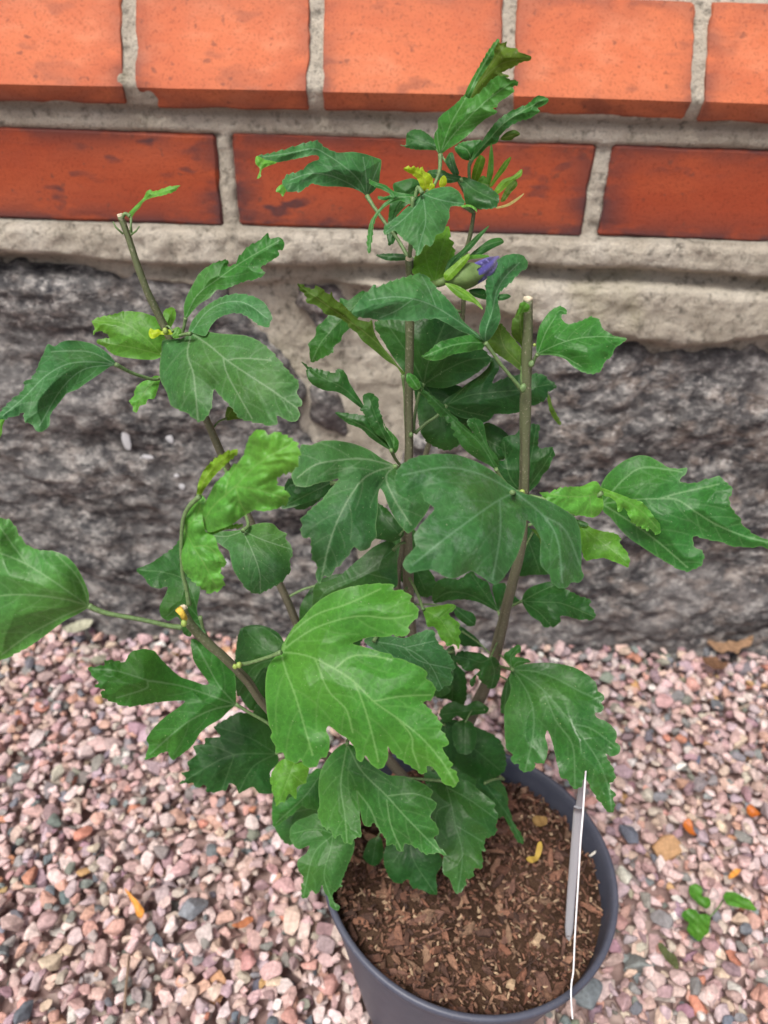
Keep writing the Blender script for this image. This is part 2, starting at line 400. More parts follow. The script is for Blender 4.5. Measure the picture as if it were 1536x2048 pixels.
# stretcher course joints
xs = [jx(455, 360), jx(1195, 378)]
pit = xs[1] - xs[0]; xs = [xs[0] - k * pit for k in (5, 4, 3, 2, 1)] + xs + [xs[1] + k * pit for k in (1, 2, 3, 4, 5)]
for i in range(len(xs) - 1):
    brick_obj(xs[i] + .0055, xs[i+1] - .0055, Z2B, Z2T + (.001 if i % 2 else 0), BR_S, i - 2, fine=4 <= i <= 6)
ys = [at_wall(p, 110, WALL_Y - .004)[0] for p in (256, 632, 1018, 1408)]
p1 = (ys[-1] - ys[0]) / 3; ys = [ys[0] - k * p1 for k in range(9, 0, -1)] + ys + [ys[-1] + k * p1 for k in range(1, 10)]
for i in range(len(ys) - 1):
    ch = {9: (ys[i] + .010, Z1B + .004, .014), 8: (ys[i+1] - .005, Z1B + .016, .009)}.get(i)
    vis = 7 <= i <= 13
    brick_obj(ys[i] + .0044, ys[i+1] - .0044, Z1B + (.0008 * (i % 3)), Z1T, BR_H, 16 + i, slope=SLOPE, depth=.07, y0=WALL_Y - .0150, fine=vis, chip=ch)
# courses above the sloped one, out of frame, set back: shared meshes
proto = None; z = Z1T + .012; row = 0
while z < 1.5:
    xo = (.5 if row % 2 else 0) * pit
    for k in range(-6, 6):
        if proto is None:
            proto = brick_obj(-.1195, .1195, -.031, .031, BR_S, 77, fine=False, y0=WALL_Y + .026); o = proto; o.location = (k*pit + xo, .026, z + .031)
        else:
            o = proto.copy(); COL.objects.link(o); o.parent = wall; o.location = (k*pit + xo, .026, z + .031)
    z += .074; row += 1
# mortar heightfield
def sm(a, b_, x):
    t = min(1, max(0, (x - a) / (b_ - a))); return t * t * (3 - 2 * t)
def mort_y(x, z):
    n1 = fbm(Vector((x * 9, z * 20, 3)), 3) * .006
    n2 = fbm(Vector((x * 70, z * 70, 1)), 4)
    n3 = fbm(Vector((x * 300, z * 300, 7)), 2)
    zz = z + n1 * .5
    if z > Z1T + .003: y = .0315
    elif z > Z1S: y = -.0110 + (z - Z1S) / (Z1T - Z1S) * SLOPE
    elif z > Z1B: y = -.0040 - .006 * (z - Z1B) / (Z1S - Z1B)
    elif z > Z2B + .0005:
        y = .0055 + n2 * .0008          # bed joint, recessed under the sloped course
        y -= (.0065 + n2 * .003) * sm(Z2T - .0005, Z2T + .0015, z)
        xv = min(abs(x - q) for q in xs)
        if xv < .0075: y -= .0045 * (1 - sm(.0045, .0075, xv)) * (1 - sm(Z2T - .0005, Z2T + .0015, z))
    else:
        rt = sm(-.08, .06, x)                               # heavier bulge on the right
        gz = .392 + .003 * math.sin(x * 11) + n1 * .5       # groove under the lip
        lip = -.009 * sm(gz, gz + .007, z) * (1 - .4 * sm(Z2B - .006, Z2B, z))
        bz = .381 - .034 * rt + .008 * math.sin(x * 17 + 1) + n1 * 1.2 - .006 * sm(.05, .35, x)
        bul = -.011 * rt * sm(bz, bz + .012, z) * (1 - sm(gz - .012, gz - .001, z)) - .004 * (1 - rt) * sm(bz, bz + .01, z) * (1 - sm(gz - .012, gz - .001, z))
        grv = .008 * (1 - sm(gz - .002, gz + .004, z)) * sm(gz - .014, gz - .006, z)
        low = .012 * (1 - sm(bz - .004, bz + .006, z))
        y = .002 + lip + bul + grv + low
        y += n2 * .0010
    amp = .0018 if z > Z2B else .0014
    return y + n2 * amp + n3 * .0006
V = []; nx, st = 0, .0024
X = np.concatenate([np.arange(-1.45, -.36, .012), np.arange(-.36, .42, st), np.arange(.42, 1.5, .012)])
Zs = np.concatenate([np.arange(-.03, .28, .006), np.arange(.28, .575, .0022), np.arange(.58, 1.52, .05)])
for z in Zs:
    for x in X: V.append((x, mort_y(x, z), z))
nx, nz = len(X), len(Zs)
ii = np.arange(nx - 1)[None] + np.arange(nz - 1)[:, None] * nx
Fc = np.stack([ii, ii + 1, ii + 1 + nx, ii + nx], -1).reshape(-1, 4)
me = mesh_np('mortar', V, Fc)
Va = np.array(V); joint_shade = np.zeros(len(Va))
mk = (Va[:, 2] > Z1B - .006) & (Va[:, 2] < Z1B + .002); joint_shade[mk] = .45  # shadow line below the overhanging sloped bricks, painted in
mk = (Va[:, 2] > Z2B - .003) & (Va[:, 2] < Z2B + .001); joint_shade[mk] = .3  # fainter painted shade along the stretchers' lower edge
fattr(me, 'joint_shade', joint_shade); link('mortar', me, wall, [MORT])
# granite blocks
def granite(poly_px, mat, y_off, seed, tilt=(0, 0), step=.0045, rough=1.0):
    P = np.array([at_wall(x, y) for x, y in poly_px])
    out = closed_spline(P, step)
    r = np.random.RandomState(seed)
    out = out + np.stack([wavy(out * 1000, 30, seed) * .003, wavy(out * 1000, 26, seed + 1) * .003], -1)
    keep = [0]
    for i in range(1, len(out)):
        if np.linalg.norm(out[i] - out[keep[-1]]) > step * .5: keep.append(i)
    out = out[keep]; lo, hi = out.min(0), out.max(0)
    G = np.array([[x + (j % 2) * step * .5, y] for j, y in enumerate(np.arange(lo[1], hi[1], step * .866)) for x in np.arange(lo[0], hi[0], step)])
    G = G[inside(G, out)]; A, B = out, np.roll(out, -1, 0); G = G[seg_dist(G, A, B) > step * .5]
    P2 = np.vstack([out, G])
    res = delaunay_2d_cdt([Vector(p) for p in P2.tolist()], [], [list(range(len(out)))], 1, 1e-6)
    V2 = np.array([(v.x, v.y) for v in res[0]]); T = np.array([f for f in res[2] if len(f) == 3], dtype=np.int32)
    de = seg_dist(V2, A, B); c = V2.mean(0)
    Y = []
    for (x, z), d in zip(V2, de):
        n_ = fbm(Vector((x * 10 + seed, z * 14, 0)), 3) * .012 + fbm(Vector((x * 60, z * 110 + seed, 2)), 4) * .0042 * rough
        Y.append(y_off + .032 * math.exp(-d / .006) - n_ + tilt[0] * (x - c[0]) + tilt[1] * (z - c[1]))
    me = mesh_np('granite_block', np.stack([V2[:, 0], np.array(Y), V2[:, 1]], -1), T)
    # outward side is -Y
    if me.polygons[0].normal.y > 0: me.flip_normals()
    return link('granite_block', me, wall, [mat])
g1 = granite([(-2800,400),(-300,520),(100,535),(300,540),(430,560),(495,640),(545,690),(590,740),(620,800),(600,850),(650,900),(700,960),(735,1060),(720,1180),(735,1330),(300,1330),(-2800,1250)], GR1, -.001, 3)
granite([(568,566),(610,560),(660,566),(700,590),(704,640),(690,675),(655,690),(618,676),(592,630)], GR3, .004, 5)
granite([(600,780),(640,760),(680,790),(706,840),(716,885),(690,915),(650,890),(612,850)], GR3, .006, 6, rough=.4)
granite([(850,775),(900,720),(1010,690),(1110,672),(1200,668),(1290,690),(1400,700),(1540,700),(1900,710),(4200,790),(4200,1500),(1500,1400),(760,1350),(748,1180),(755,1040),(790,930)], GR2, -.004, 8)
WP = simple('white_paint_speck', (.50, .51, .53), .7)
for (px, py, rx, rz) in ((254,877,10,26),(338,881,10,11),(296,914,17,8),(366,968,8,8),(356,946,6,5),(452,1130,9,12)):
    x, z = at_wall(px, py); bm = bmesh.new(); bmesh.ops.create_icosphere(bm, subdivisions=2, radius=1)
    for v_ in bm.verts:
        k = 1 + .35 * noise.noise(v_.co * 1.7 + Vector((px, 0, 0))); v_.co = Vector((v_.co.x * rx * .00040 * k, v_.co.y * .0006, v_.co.z * rz * .00040 * k))
    me = bpy.data.meshes.new('paint_fleck'); bm.to_mesh(me); bm.free()
    # sit the fleck on the stone's real surface
    best = min(g1.data.vertices, key=lambda q: (q.co.x - x) ** 2 + (q.co.z - z) ** 2)
    link('paint_fleck', me, g1, [WP], (x, best.co.y - .0003, z))

# ---------------------------------------------------------------- gravel
PEB, nt, b = new_mat('gravel_stone')
ca = nt.nodes.new('ShaderNodeAttribute'); ca.attribute_name = 'Col'; oi = nt.nodes.new('ShaderNodeObjectInfo')
vec = coords(nt); n1 = tex_noise(nt, 350, 3, .6, vec); n2 = tex_noise(nt, 1300, 2, .6, vec)
c = mix(nt, 1.0, ca.outputs['Color'], ramp(nt, n1.outputs[0], [(.3, .72), (.7, 1.25)]).outputs[0], 'MULTIPLY')
c = mix(nt, ramp(nt, n2.outputs[0], [(.3, .5), (.45, 0)]).outputs[0], c, (.10, .085, .085))
nt.links.new(c, b.inputs['Base Color']); b.inputs['Roughness'].default_value = .75; b.inputs['Specular IOR Level'].default_value = .35
bump(nt, b, n1.outputs[0], .5, .0012)
PAL = [((.52,.36,.335),20),((.58,.43,.41),20),((.43,.30,.29),12),((.62,.51,.49),14),((.52,.31,.255),8),((.58,.44,.36),8),((.13,.15,.165),3),((.21,.225,.23),4),
       ((.24,.23,.22),8),((.46,.40,.34),8),((.66,.63,.60),1.4),((.46,.29,.14),1.0),((.52,.24,.16),1.6),((.31,.21,.22),8),((.43,.34,.36),9)]
pw = np.array([w for _, w in PAL]); pw = pw / pw.sum(); nr = np.random.RandomState(11)
def rock(seed, nbev=True, npt=17):
    r = np.random.RandomState(seed); bm = bmesh.new()
    d = r.normal(size=(npt, 3)); d /= np.linalg.norm(d, axis=1)[:, None]
    p = d * (np.abs(d).max(1)[:, None] ** -.35) * r.uniform(.74, 1.0, (npt, 1))
    vs = [bm.verts.new(q * np.array([.5, .5 * r.uniform(.5, .88), .5 * r.uniform(.38, .7)])) for q in p]
    h = bmesh.ops.convex_hull(bm, input=vs)
    bmesh.ops.delete(bm, geom=[g for g in h['geom_interior'] if isinstance(g, bmesh.types.BMVert)], context='VERTS')
    bmesh.ops.dissolve_limit(bm, angle_limit=.22, verts=bm.verts, edges=bm.edges)
    if nbev: bmesh.ops.bevel(bm, geom=[e for e in bm.edges], offset=.045, segments=1, affect='EDGES', clamp_overlap=True)
    bmesh.ops.triangulate(bm, faces=bm.faces)
    bm.normal_update(); bm.verts.ensure_lookup_table()
    V = np.array([v_.co[:] for v_ in bm.verts]); T = np.array([[v_.index for v_ in f.verts] for f in bm.faces]); bm.free()
    return V, T
ROCKS = [rock(s) for s in range(28)]; ROCKS_LO = [rock(s, False, 12) for s in range(14)]
def rotm(r):
    q = r.normal(size=4); q /= np.linalg.norm(q); w, x, y, z = q
    return np.array([[1-2*(y*y+z*z), 2*(x*y-z*w), 2*(x*z+y*w)], [2*(x*y+z*w), 1-2*(x*x+z*z), 2*(y*z-x*w)], [2*(x*z-y*w), 2*(y*z+x*w), 1-2*(x*x+y*y)]])
def pick_col(r):
    c_ = np.array(PAL[r.choice(len(PAL), p=pw)][0]); return np.clip(c_ * r.uniform(.85, 1.12) + r.normal(size=3) * .012, .02, .85)
POT_XY = (.050, .238)
Vs = []; Ts = []; Cs = []; off = 0; tops = []
def scatter(x0, x1, y0, y1, sp, zz, sz, lo_poly, jit=.45, keep=1.0):
    global off
    for j, y in enumerate(np.arange(y0, y1, sp * .87)):
        for x in np.arange(x0, x1, sp):
            if keep < 1 and nr.rand() > keep: continue
            px_, py_ = x + (j % 2) * sp * .5 + nr.uniform(-jit, jit) * sp, y + nr.uniform(-jit, jit) * sp
            if py_ > WALL_Y + .004 or math.hypot(px_ - POT_XY[0], py_ - POT_XY[1]) < .058: continue
            s = sz * math.exp(nr.normal() * .31); R_ = rotm(nr)
            # lie mostly flat: damp the tilt
            src = ROCKS_LO[nr.randint(len(ROCKS_LO))] if lo_poly else ROCKS[nr.randint(len(ROCKS))]
            V_, T_ = src; a_ = nr.uniform(0, 6.28); t_ = nr.normal() * .38; t2 = nr.normal() * .38
            Rz = np.array([[math.cos(a_), -math.sin(a_), 0], [math.sin(a_), math.cos(a_), 0], [0, 0, 1]])
            Rx = np.array([[1, 0, 0], [0, math.cos(t_), -math.sin(t_)], [0, math.sin(t_), math.cos(t_)]])
            Ry = np.array([[math.cos(t2), 0, math.sin(t2)], [0, 1, 0], [-math.sin(t2), 0, math.cos(t2)]])
            M_ = Rz @ Rx @ Ry
            W_ = (V_ * s) @ M_.T; hgt = -W_[:, 2].min()
            zc = zz + nr.uniform(-.002, .002) + hgt * .55
            col_ = pick_col(nr)
            tops.append((px_, py_, zc, s, W_, T_, col_, lo_poly))
scatter(-.85, .9, -.25, WALL_Y, .0105, -.015, .0130, True)
scatter(-.72, .78, -.18, WALL_Y, .0099, -.006, .0119, False)
scatter(-.72, .78, -.18, WALL_Y, .0134, .0000, .0119, False, .5, .72)
gravel_root = ground
def seen_key(t):
    v_ = Vector(t[:3]) - CP; zc = v_.dot(fwd)
    if zc < .05: return 9
    u_ = v_.dot(right) / zc * F_PX + 768; w_ = 1024 - v_.dot(up) / zc * F_PX
    if not (8 < u_ < 1528 and 1250 < w_ < 2040): return 9
    if 700 < u_ < 1215 and w_ > 1560: return 9
    return zc / t[3] * .0138 - (.25 if t[2] > .003 else 0)
order = sorted(range(len(tops)), key=lambda i: seen_key(tops[i]) if not tops[i][7] else 9)
ind = set(order[:300])
for i in order[:300]:
    x, y, zc, s, W_, T_, col_, _ = tops[i]
    me = mesh_np('pebble', W_, T_, False); cattr(me, 'Col', np.tile(np.r_[col_, 1], (len(W_), 1)))
    link('pebble', me, ground, [PEB], (x, y, zc + .0))
for i, (x, y, zc, s, W_, T_, col_, lo_) in enumerate(tops):
    if i in ind: continue
    Vs.append(W_ + np.array([x, y, zc])); Ts.append(T_ + off); Cs.append(np.tile(np.r_[col_, 1], (len(W_), 1))); off += len(W_)
me = mesh_np('gravel', np.vstack(Vs), np.vstack(Ts), False); cattr(me, 'Col', np.vstack(Cs)[:len(me.vertices)])
tag(link('gravel', me, ground, [PEB]), kind='stuff')
print('gravel stones', len(tops), 'tris', sum(len(t) for t in Ts))

# ---- plant outlines. crop key -> (x0, y0, scale) of the measuring sheet the numbers were read from
SHEET = dict(A=(0,0,2.), C=(480,60,2.4), D=(0,560,2.4), E=(560,500,2.4), F=(896,560,2.4), G=(0,1000,2.4),
             H=(500,1100,3.072), I=(800,1100,3.072), J=(340,1400,2.4), K=(640,1500,2.4), P=(0,0,1.),
             M=(0,1500,3.072), L=(1100,1300,2.739))
# each leaf: sheet, colour, z at base / tip (mm from lens plane), cross tilt, bend, patches, petiole
# patch: (outline, [veins], optional dict)
LEAVES = [
dict(s='C', c='blue', z=(292,268), tilt=10, bend=-10, pet=[(608,795,0),(650,860,0),(700,930,0),(760,1010,0),(812,1100,0)], pz=(292,290), P=[
 ("608,795 585,780 540,760 480,752 400,750 345,738 320,755 290,775 255,778 225,772 200,750 205,722 225,695 265,683 300,670 325,645 350,630 378,622 375,605 355,600 300,612 250,622 180,635 120,622 80,605 140,592 220,570 300,545 370,530 395,552 420,570 470,588 540,585 600,595 650,612 678,625 672,690 665,740 640,775",
  ["608,795 570,720 500,655 420,600 350,570 230,592 110,608","608,795 520,735 420,695 330,690 240,720","608,795 605,700 590,610","608,795 645,700 670,640"],{}),
 ("80,605 74,640 95,665 90,690 80,715 98,705 105,670 130,655 175,636 120,622",["120,622 95,650 85,700"],dict(c='young',dz=3)),
 ("203,742 180,755 172,775 190,782 205,800 214,785 222,772",["205,750 200,795"],dict(c='young',dz=2))]),
dict(s='C', c='mid', z=(285,262), tilt=-8, bend=4, pet=[(962,595,0),(957,680,0),(930,750,0),(900,800,0)], pz=(285,288), P=[
 ("962,595 945,570 932,530 935,495 950,470 950,430 975,400 1010,375 1050,340 1080,308 1100,330 1150,300 1190,255 1225,225 1270,220 1290,235 1335,245 1330,265 1310,275 1315,295 1285,320 1240,350 1235,370 1215,375 1235,395 1190,420 1150,450 1100,500 1050,540 1000,570",
  ["962,595 1010,520 1080,440 1170,350 1290,260","962,595 1000,480 1040,400 1090,318","962,595 950,530 945,490"],{}),
 ("1080,310 1110,240 1150,170 1190,100 1235,42 1245,50 1222,90 1218,130 1180,190 1140,250 1100,330",["1092,318 1150,200 1238,48"],dict(c='mid',dz=2)),
 ("1100,330 1130,250 1175,185 1215,120 1215,90 1240,55 1255,65 1280,55 1280,80 1330,90 1338,105 1395,125 1395,145 1350,155 1320,175 1285,190 1260,205 1290,222 1240,240 1200,265 1160,300 1120,325",
  ["1100,330 1160,240 1260,160 1390,135","1160,240 1230,130 1270,70"],dict(c='under',dz=8))]),
dict(s='C', c='blue', z=(276,262), tilt=0, bend=0, pet=[(875,785,0),(850,760,6),(830,900,14),(818,1060,18)], pz=(276,284), P=[
 ("880,785 920,765 960,755 1010,752 1050,775 1070,810 1080,830 1060,845 1010,850 1005,900 990,935 975,970 940,985 935,1005 915,1040 890,1030 870,1065 850,1085 840,1060 820,1030 790,1010 770,990 745,965 720,970 695,985 690,945 720,920 760,890 790,860 820,835 850,800",
  ["875,785 888,860 890,930 870,1000 850,1080","875,785 840,850 770,920 700,970","875,785 940,810 1010,825 1070,832"],{}),
 ("1060,845 1085,838 1110,840 1135,858 1137,875 1125,862 1100,850 1070,852",["1065,848 1135,868"],dict(c='young',dz=2))]),
dict(s='C', c='mid', z=(274,268), tilt=6, bend=0, P=[
 ("620,715 650,730 700,745 740,775 830,790 850,800 820,835 770,820 725,832 690,855 658,895 642,940 636,1000 620,1078 608,1030 612,980 625,920 650,880 690,832 718,812 700,818 665,812 662,797 690,800 720,790 690,770 650,755 625,740",
  ["830,800 760,805 690,845 640,910 620,1060"],{})]),
dict(s='C', c='dark', z=(300,305), tilt=0, bend=0, P=[
 ("735,740 770,725 830,712 870,740 850,800 790,850 750,900 762,960 745,1010 715,1035 705,980 712,900 720,830 740,790",["850,760 770,830 735,920 725,1020"],{})]),
dict(s='C', c='yellow', z=(284,280), tilt=0, bend=0, w=1, P=[
 ("785,665 810,652 822,662 832,650 845,663 855,655 862,668 876,652 882,675 910,690 926,715 920,745 895,765 875,780 865,750 850,715 820,690 800,680",["878,775 890,730 840,680","890,730 875,670"],{}),
 ("955,745 962,712 980,698 992,715 990,742 968,757",["965,750 980,705"],{}),
 ("905,770 915,735 935,742 930,765",["910,768 925,740"],{})]),
dict(s='C', c='dark', z=(305,308), tilt=0, bend=0, P=[
 ("795,550 800,500 825,480 870,480 915,510 945,545 945,575 900,575 850,575 800,565 770,552",["945,572 880,540 800,520"],{})]),
dict(s='C', c='mid', z=(300,285), tilt=8, bend=0, pet=[(1112,622,0),(1100,660,4),(1105,740,8),(1135,860,10)], pz=(300,308), P=[
 ("1110,620 1130,570 1160,535 1190,490 1230,440 1280,400 1330,375 1380,355 1430,315 1480,330 1470,355 1430,375 1440,390 1390,425 1350,435 1300,460 1250,505 1235,540 1190,560 1150,600 1120,625",["1112,622 1190,530 1290,430 1460,330"],{}),
 ("1030,565 1060,540 1110,530 1160,530 1150,580 1112,625 1070,620 1040,590",["1112,622 1090,575 1050,555"],dict(dz=6)),
 ("1250,525 1280,490 1320,480 1345,500 1320,515 1300,530",["1255,520 1335,498"],dict(c='under',dz=4))]),
dict(s='C', c='dark', z=(296,290), tilt=0, bend=0, pet=[(1060,712,0),(1100,800,10),(1135,860,14)], pz=(296,308), P=[
 ("1050,720 1070,705 1110,715 1180,745 1220,770 1245,805 1230,850 1180,860 1140,855 1090,845 1075,800 1070,760",["1060,712 1130,770 1235,820"],{}),
 ("900,680 930,670 970,672 1010,690 1060,702 1050,725 1000,735 960,720 925,710",["1055,712 980,700 910,685"],dict(dz=2)),
 ("985,630 1005,590 1022,590 1035,640 1052,690 1030,700 1005,670",["1035,695 1010,600"],dict(dz=4))]),
dict(s='C', c='light', z=(282,300), tilt=0, bend=0, pet=[(935,1222,0),(900,1225,0),(860,1230,3),(822,1240,5)], pz=(282,289), P=[
 ("1000,940 1012,990 1005,1000 1027,1020 1020,1040 1032,1055 1030,1080 1010,1130 990,1170 970,1210 930,1220 880,1180 830,1170 828,1120 840,1085 870,1050 890,1030 930,985 975,960",["935,1220 955,1100 1000,950","935,1220 900,1130 885,1040","935,1220 985,1130 1022,1030"],{})]),
dict(s='C', c='dark', z=(320,322), tilt=0, bend=0, P=[("655,1080 720,1072 800,1078 815,1100 760,1108 700,1105",["810,1095 660,1082"],{})]),
# three-lobed leaf on the right stem
dict(s='E', c='blue', z=(282,262), tilt=6, bend=-8, pet=[(985,445,0),(1015,485,0),(1060,550,0),(1110,610,0),(1158,668,0)], pz=(282,294), P=[
 ("985,442 940,418 900,402 862,388 800,352 745,328 715,335 690,328 660,340 600,340 540,334 480,338 430,328 390,325 345,302 370,255 400,215 438,180 452,168 466,178 530,150 600,130 680,112 720,140 750,180 800,230 850,290 870,330 910,370 960,410",
  ["985,440 900,372 750,275 640,235 540,225 430,240","750,275 715,190 680,125","640,235 560,290 480,325"],{}),
 ("985,440 965,420 955,380 965,340 985,290 990,220 985,170 1000,110 1030,60 1070,30 1120,18 1165,25 1190,60 1185,85 1150,110 1110,155 1060,200 1045,230 1055,290 1058,330 1040,380 1010,425",
  ["985,440 990,380 1020,290 1040,200 1080,130 1150,60"],dict(dz=-2)),
 ("680,510 720,480 760,445 820,425 880,412 930,405 965,425 988,445 970,475 940,480 910,490 880,492 820,505 770,528 720,530 690,520",
  ["985,445 900,445 800,465 690,512"],dict(dz=1,c='mid'))]),
dict(s='E', c='under', z=(318,296), tilt=0, bend=6, pet=[(590,600,0),(600,700,0),(602,800,0),(612,960,-3)], pz=(318,336), P=[
 ("85,165 105,163 130,180 165,185 175,168 205,190 240,213 246,200 262,235 300,260 340,300 370,330 425,345 440,335 455,400 490,460 540,520 570,560 602,592 590,605 560,562 510,530 450,480 390,430 370,400 330,370 320,350 270,320 210,305 200,285 160,260 130,255 125,225 95,190",
  ["592,600 500,480 400,390 260,290 100,175"],{})]),
dict(s='E', c='dark', z=(330,322), tilt=0, bend=0, pet=[(690,640,0),(665,700,0),(648,790,0),(640,880,0)], pz=(330,334), P=[
 ("690,652 650,640 600,590 540,510 490,430 455,350 560,300 700,290 820,320 900,400 1000,500 1015,530 960,580 900,620 850,645 780,664",
  ["690,645 712,540 770,400 800,330","690,645 640,540 560,420 500,340","690,645 790,580 900,530 1000,515"],{})]),
dict(s='E', c='mid', z=(345,352), tilt=0, bend=0, P=[
 ("145,530 140,470 135,450 170,410 175,370 210,340 240,300 285,258 290,230 330,240 400,195 420,250 380,320 340,370 300,410 290,440 260,460 255,490 220,510 190,525 160,540",["410,215 300,330 200,440 155,530"],{})]),
dict(s='E', c='dark', z=(322,314), tilt=0, bend=3, pet=[(533,960,0),(555,1005,0),(590,1050,6),(615,1090,10)], pz=(322,346), P=[
 ("400,745 395,762 350,730 310,700 270,680 220,675 180,660 150,640 130,610 125,570 103,533 140,560 200,575 265,590 272,570 300,575 320,600 335,640 360,680",["398,750 300,660 200,610 110,540"],{}),
 ("400,742 398,700 430,685 470,710 475,760 490,800 500,850 530,900 545,950 532,962 510,920 460,880 420,820 400,780 385,768",["535,960 480,850 430,720"],dict(dz=2)),
 ("265,780 300,780 340,785 380,790 420,800 450,850 500,900 525,940 530,960 500,945 460,920 420,890 400,865 370,850 330,835 290,805",["530,960 420,860 280,785"],dict(dz=4)),
 ("490,812 510,850 550,890 570,920 565,960 545,980 530,962 520,900",["540,970 545,900 500,830"],dict(dz=5,c='mid'))]),
dict(s='E', c='dark', z=(310,290), tilt=8, bend=0, pet=[(1035,1050,0),(1060,1090,4),(1110,1150,10),(1150,1160,14)], pz=(310,322), P=[
 ("605,600 620,590 650,605 665,625 680,630 690,665 720,690 770,730 800,760 850,810 880,840 930,880 970,930 1000,980 1045,1035 1040,1056 1000,1030 950,1005 900,970 870,940 850,905 832,890 838,870 820,850 820,830 798,825 795,805 770,800 745,770 710,730 680,690 640,670 610,640",["1035,1050 960,930 850,830 720,700 635,615"],{}),
 ("895,822 940,806 975,830 985,870 1000,940 1047,1000 1042,1045 980,950 930,880",["1040,1040 985,930 940,830"],dict(dz=3)),
 ("606,598 622,590 650,605 668,628 674,660 650,672 625,655 608,630",["620,600 660,660"],dict(dz=-3,c='mid'))]),
dict(s='E', c='dark', z=(335,322), tilt=0, bend=0, pet=[(800,745,0),(755,795,0),(700,832,0),(648,880,-2)], pz=(335,334), P=[
 ("785,728 850,680 900,640 960,600 1000,560 1020,515 1045,540 1052,570 1030,610 1020,640 1060,622 1130,600 1190,600 1250,592 1290,620 1328,650 1315,670 1290,680 1280,710 1250,735 1215,745 1160,775 1100,787 1030,787 1018,803 1000,820 960,832 900,812 860,802 820,775",
  ["800,745 900,700 1000,685 1160,670 1290,645","800,745 900,645 1020,530","800,745 870,770 1000,800"],{})]),
dict(s='E', c='dark', z=(338,330), tilt=0, bend=0, P=[
 ("1155,1165 1120,1140 1080,1110 1040,1060 1050,1010 1070,1012 1080,1000 1065,950 1070,905 1100,890 1130,885 1160,850 1210,835 1245,840 1240,900 1245,950 1290,945 1310,950 1318,985 1300,1020 1290,1050 1260,1080 1240,1120 1190,1165 1170,1172",["1165,1168 1195,1050 1230,850","1165,1168 1100,1080 1075,920","1170,1168 1250,1060 1308,965"],{})]),
dict(s='E', c='dark3', z=(352,350), tilt=0, bend=0, P=[("985,830 1050,850 1100,900 1070,960 1080,1000 1040,1010 990,960 960,900",["970,900 1080,960"],{})]),
dict(s='E', c='under', z=(300,305), tilt=0, bend=0, P=[("990,440 1040,380 1060,352 1100,400 1150,460 1172,500 1165,580 1110,545 1060,512 1020,482",["1165,560 1080,470 1050,370"],{})]),
dict(s='E', c='under', z=(290,276), tilt=0, bend=0, pet=[(1165,560,0),(1160,620,0),(1165,660,2)], pz=(290,294), P=[
 ("1110,390 1115,340 1135,300 1155,255 1182,270 1192,300 1185,400 1188,480 1180,570 1165,620 1160,580 1170,500 1150,450 1120,420",["1168,590 1165,480 1150,300"],{}),
 ("1155,255 1172,248 1198,268 1190,295 1165,300 1140,312",["1160,300 1180,262"],dict(c='light',dz=-3))]),
dict(s='F', c='mid', z=(286,278), tilt=-8, bend=0, pet=[(430,357,0),(418,375,0),(405,405,2)], pz=(286,290), P=[
 ("430,355 425,290 440,220 480,160 510,135 545,125 568,145 570,165 548,165 545,182 570,210 610,205 650,190 690,175 730,195 740,230 770,250 800,268 858,280 840,300 800,330 790,360 745,405 735,435 690,452 640,440 600,415 570,385 540,370 490,360",
  ["430,355 500,320 580,290 660,275 760,272 850,282","430,355 470,250 520,170","430,355 540,362 640,415"],{})]),
dict(s='F', c='under', z=(350,352), tilt=0, bend=0, P=[("472,540 490,560 500,600 520,640 545,690 535,697 510,670 488,630 478,580",["480,550 540,690"],{})]),
dict(s='F', c='mid', z=(322,300), tilt=6, bend=-6, pet=[(742,1072,0),(640,1100,0),(500,1060,0),(390,1035,0)], pz=(322,325), P=[
 ("735,985 760,940 800,900 850,865 910,842 960,845 1010,870 1060,900 1100,905 1150,903 1140,930 1112,962 1150,975 1200,970 1240,955 1310,943 1330,970 1360,990 1365,1020 1350,1050 1365,1100 1400,1140 1420,1180 1480,1225 1530,1245 1600,1262 1610,1275 1540,1290 1500,1278 1460,1285 1400,1280 1365,1280 1320,1260 1260,1250 1180,1232 1185,1280 1220,1300 1230,1320 1222,1360 1200,1380 1150,1400 1100,1385 1040,1350 990,1320 930,1280 870,1240 820,1190 780,1140 745,1110 735,1060",
  ["740,1075 880,1055 1010,1050 1100,1055 1200,1120 1300,1180 1440,1235 1580,1268","740,1075 840,960 940,900 1120,920","740,1075 860,1150 1000,1250 1150,1380","1010,1050 1120,1020 1300,980"],{})]),
dict(s='F', c='young', z=(298,285), tilt=0, bend=0, rough=1, pet=[(740,1020,0),(660,1080,3),(590,1128,6),(480,1080,10),(395,1040,14)], pz=(298,321), P=[
 ("440,1015 480,1020 530,1000 580,992 640,990 690,968 715,968 740,1000 780,1015 740,1030 745,1060 745,1095 720,1130 690,1140 640,1130 610,1130 570,1110 530,1090 480,1060 450,1035",["745,1015 650,1040 540,1035 450,1020","680,1035 690,1130"],{}),
 ("740,1000 780,1012 830,1030 880,1050 930,1065 970,1110 1000,1150 1015,1165 1025,1190 1020,1215 990,1218 975,1195 960,1205 930,1190 900,1175 880,1160 862,1120 842,1092 832,1110 815,1112 808,1070 780,1045 745,1032",["745,1015 850,1060 930,1110 1010,1195"],{})]),
dict(s='F', c='light', z=(330,318), tilt=0, bend=0, P=[
 ("610,1155 650,1160 690,1190 740,1205 800,1215 830,1240 826,1265 855,1300 872,1340 865,1378 830,1365 790,1350 750,1335 700,1340 660,1345 645,1310 630,1250 615,1200",["610,1160 700,1230 780,1290 865,1372"],{}),
 ("612,1150 650,1158 675,1172 660,1185 630,1178",["615,1158 670,1175"],dict(c='dark3'))]),
# nearest leaf, out of focus
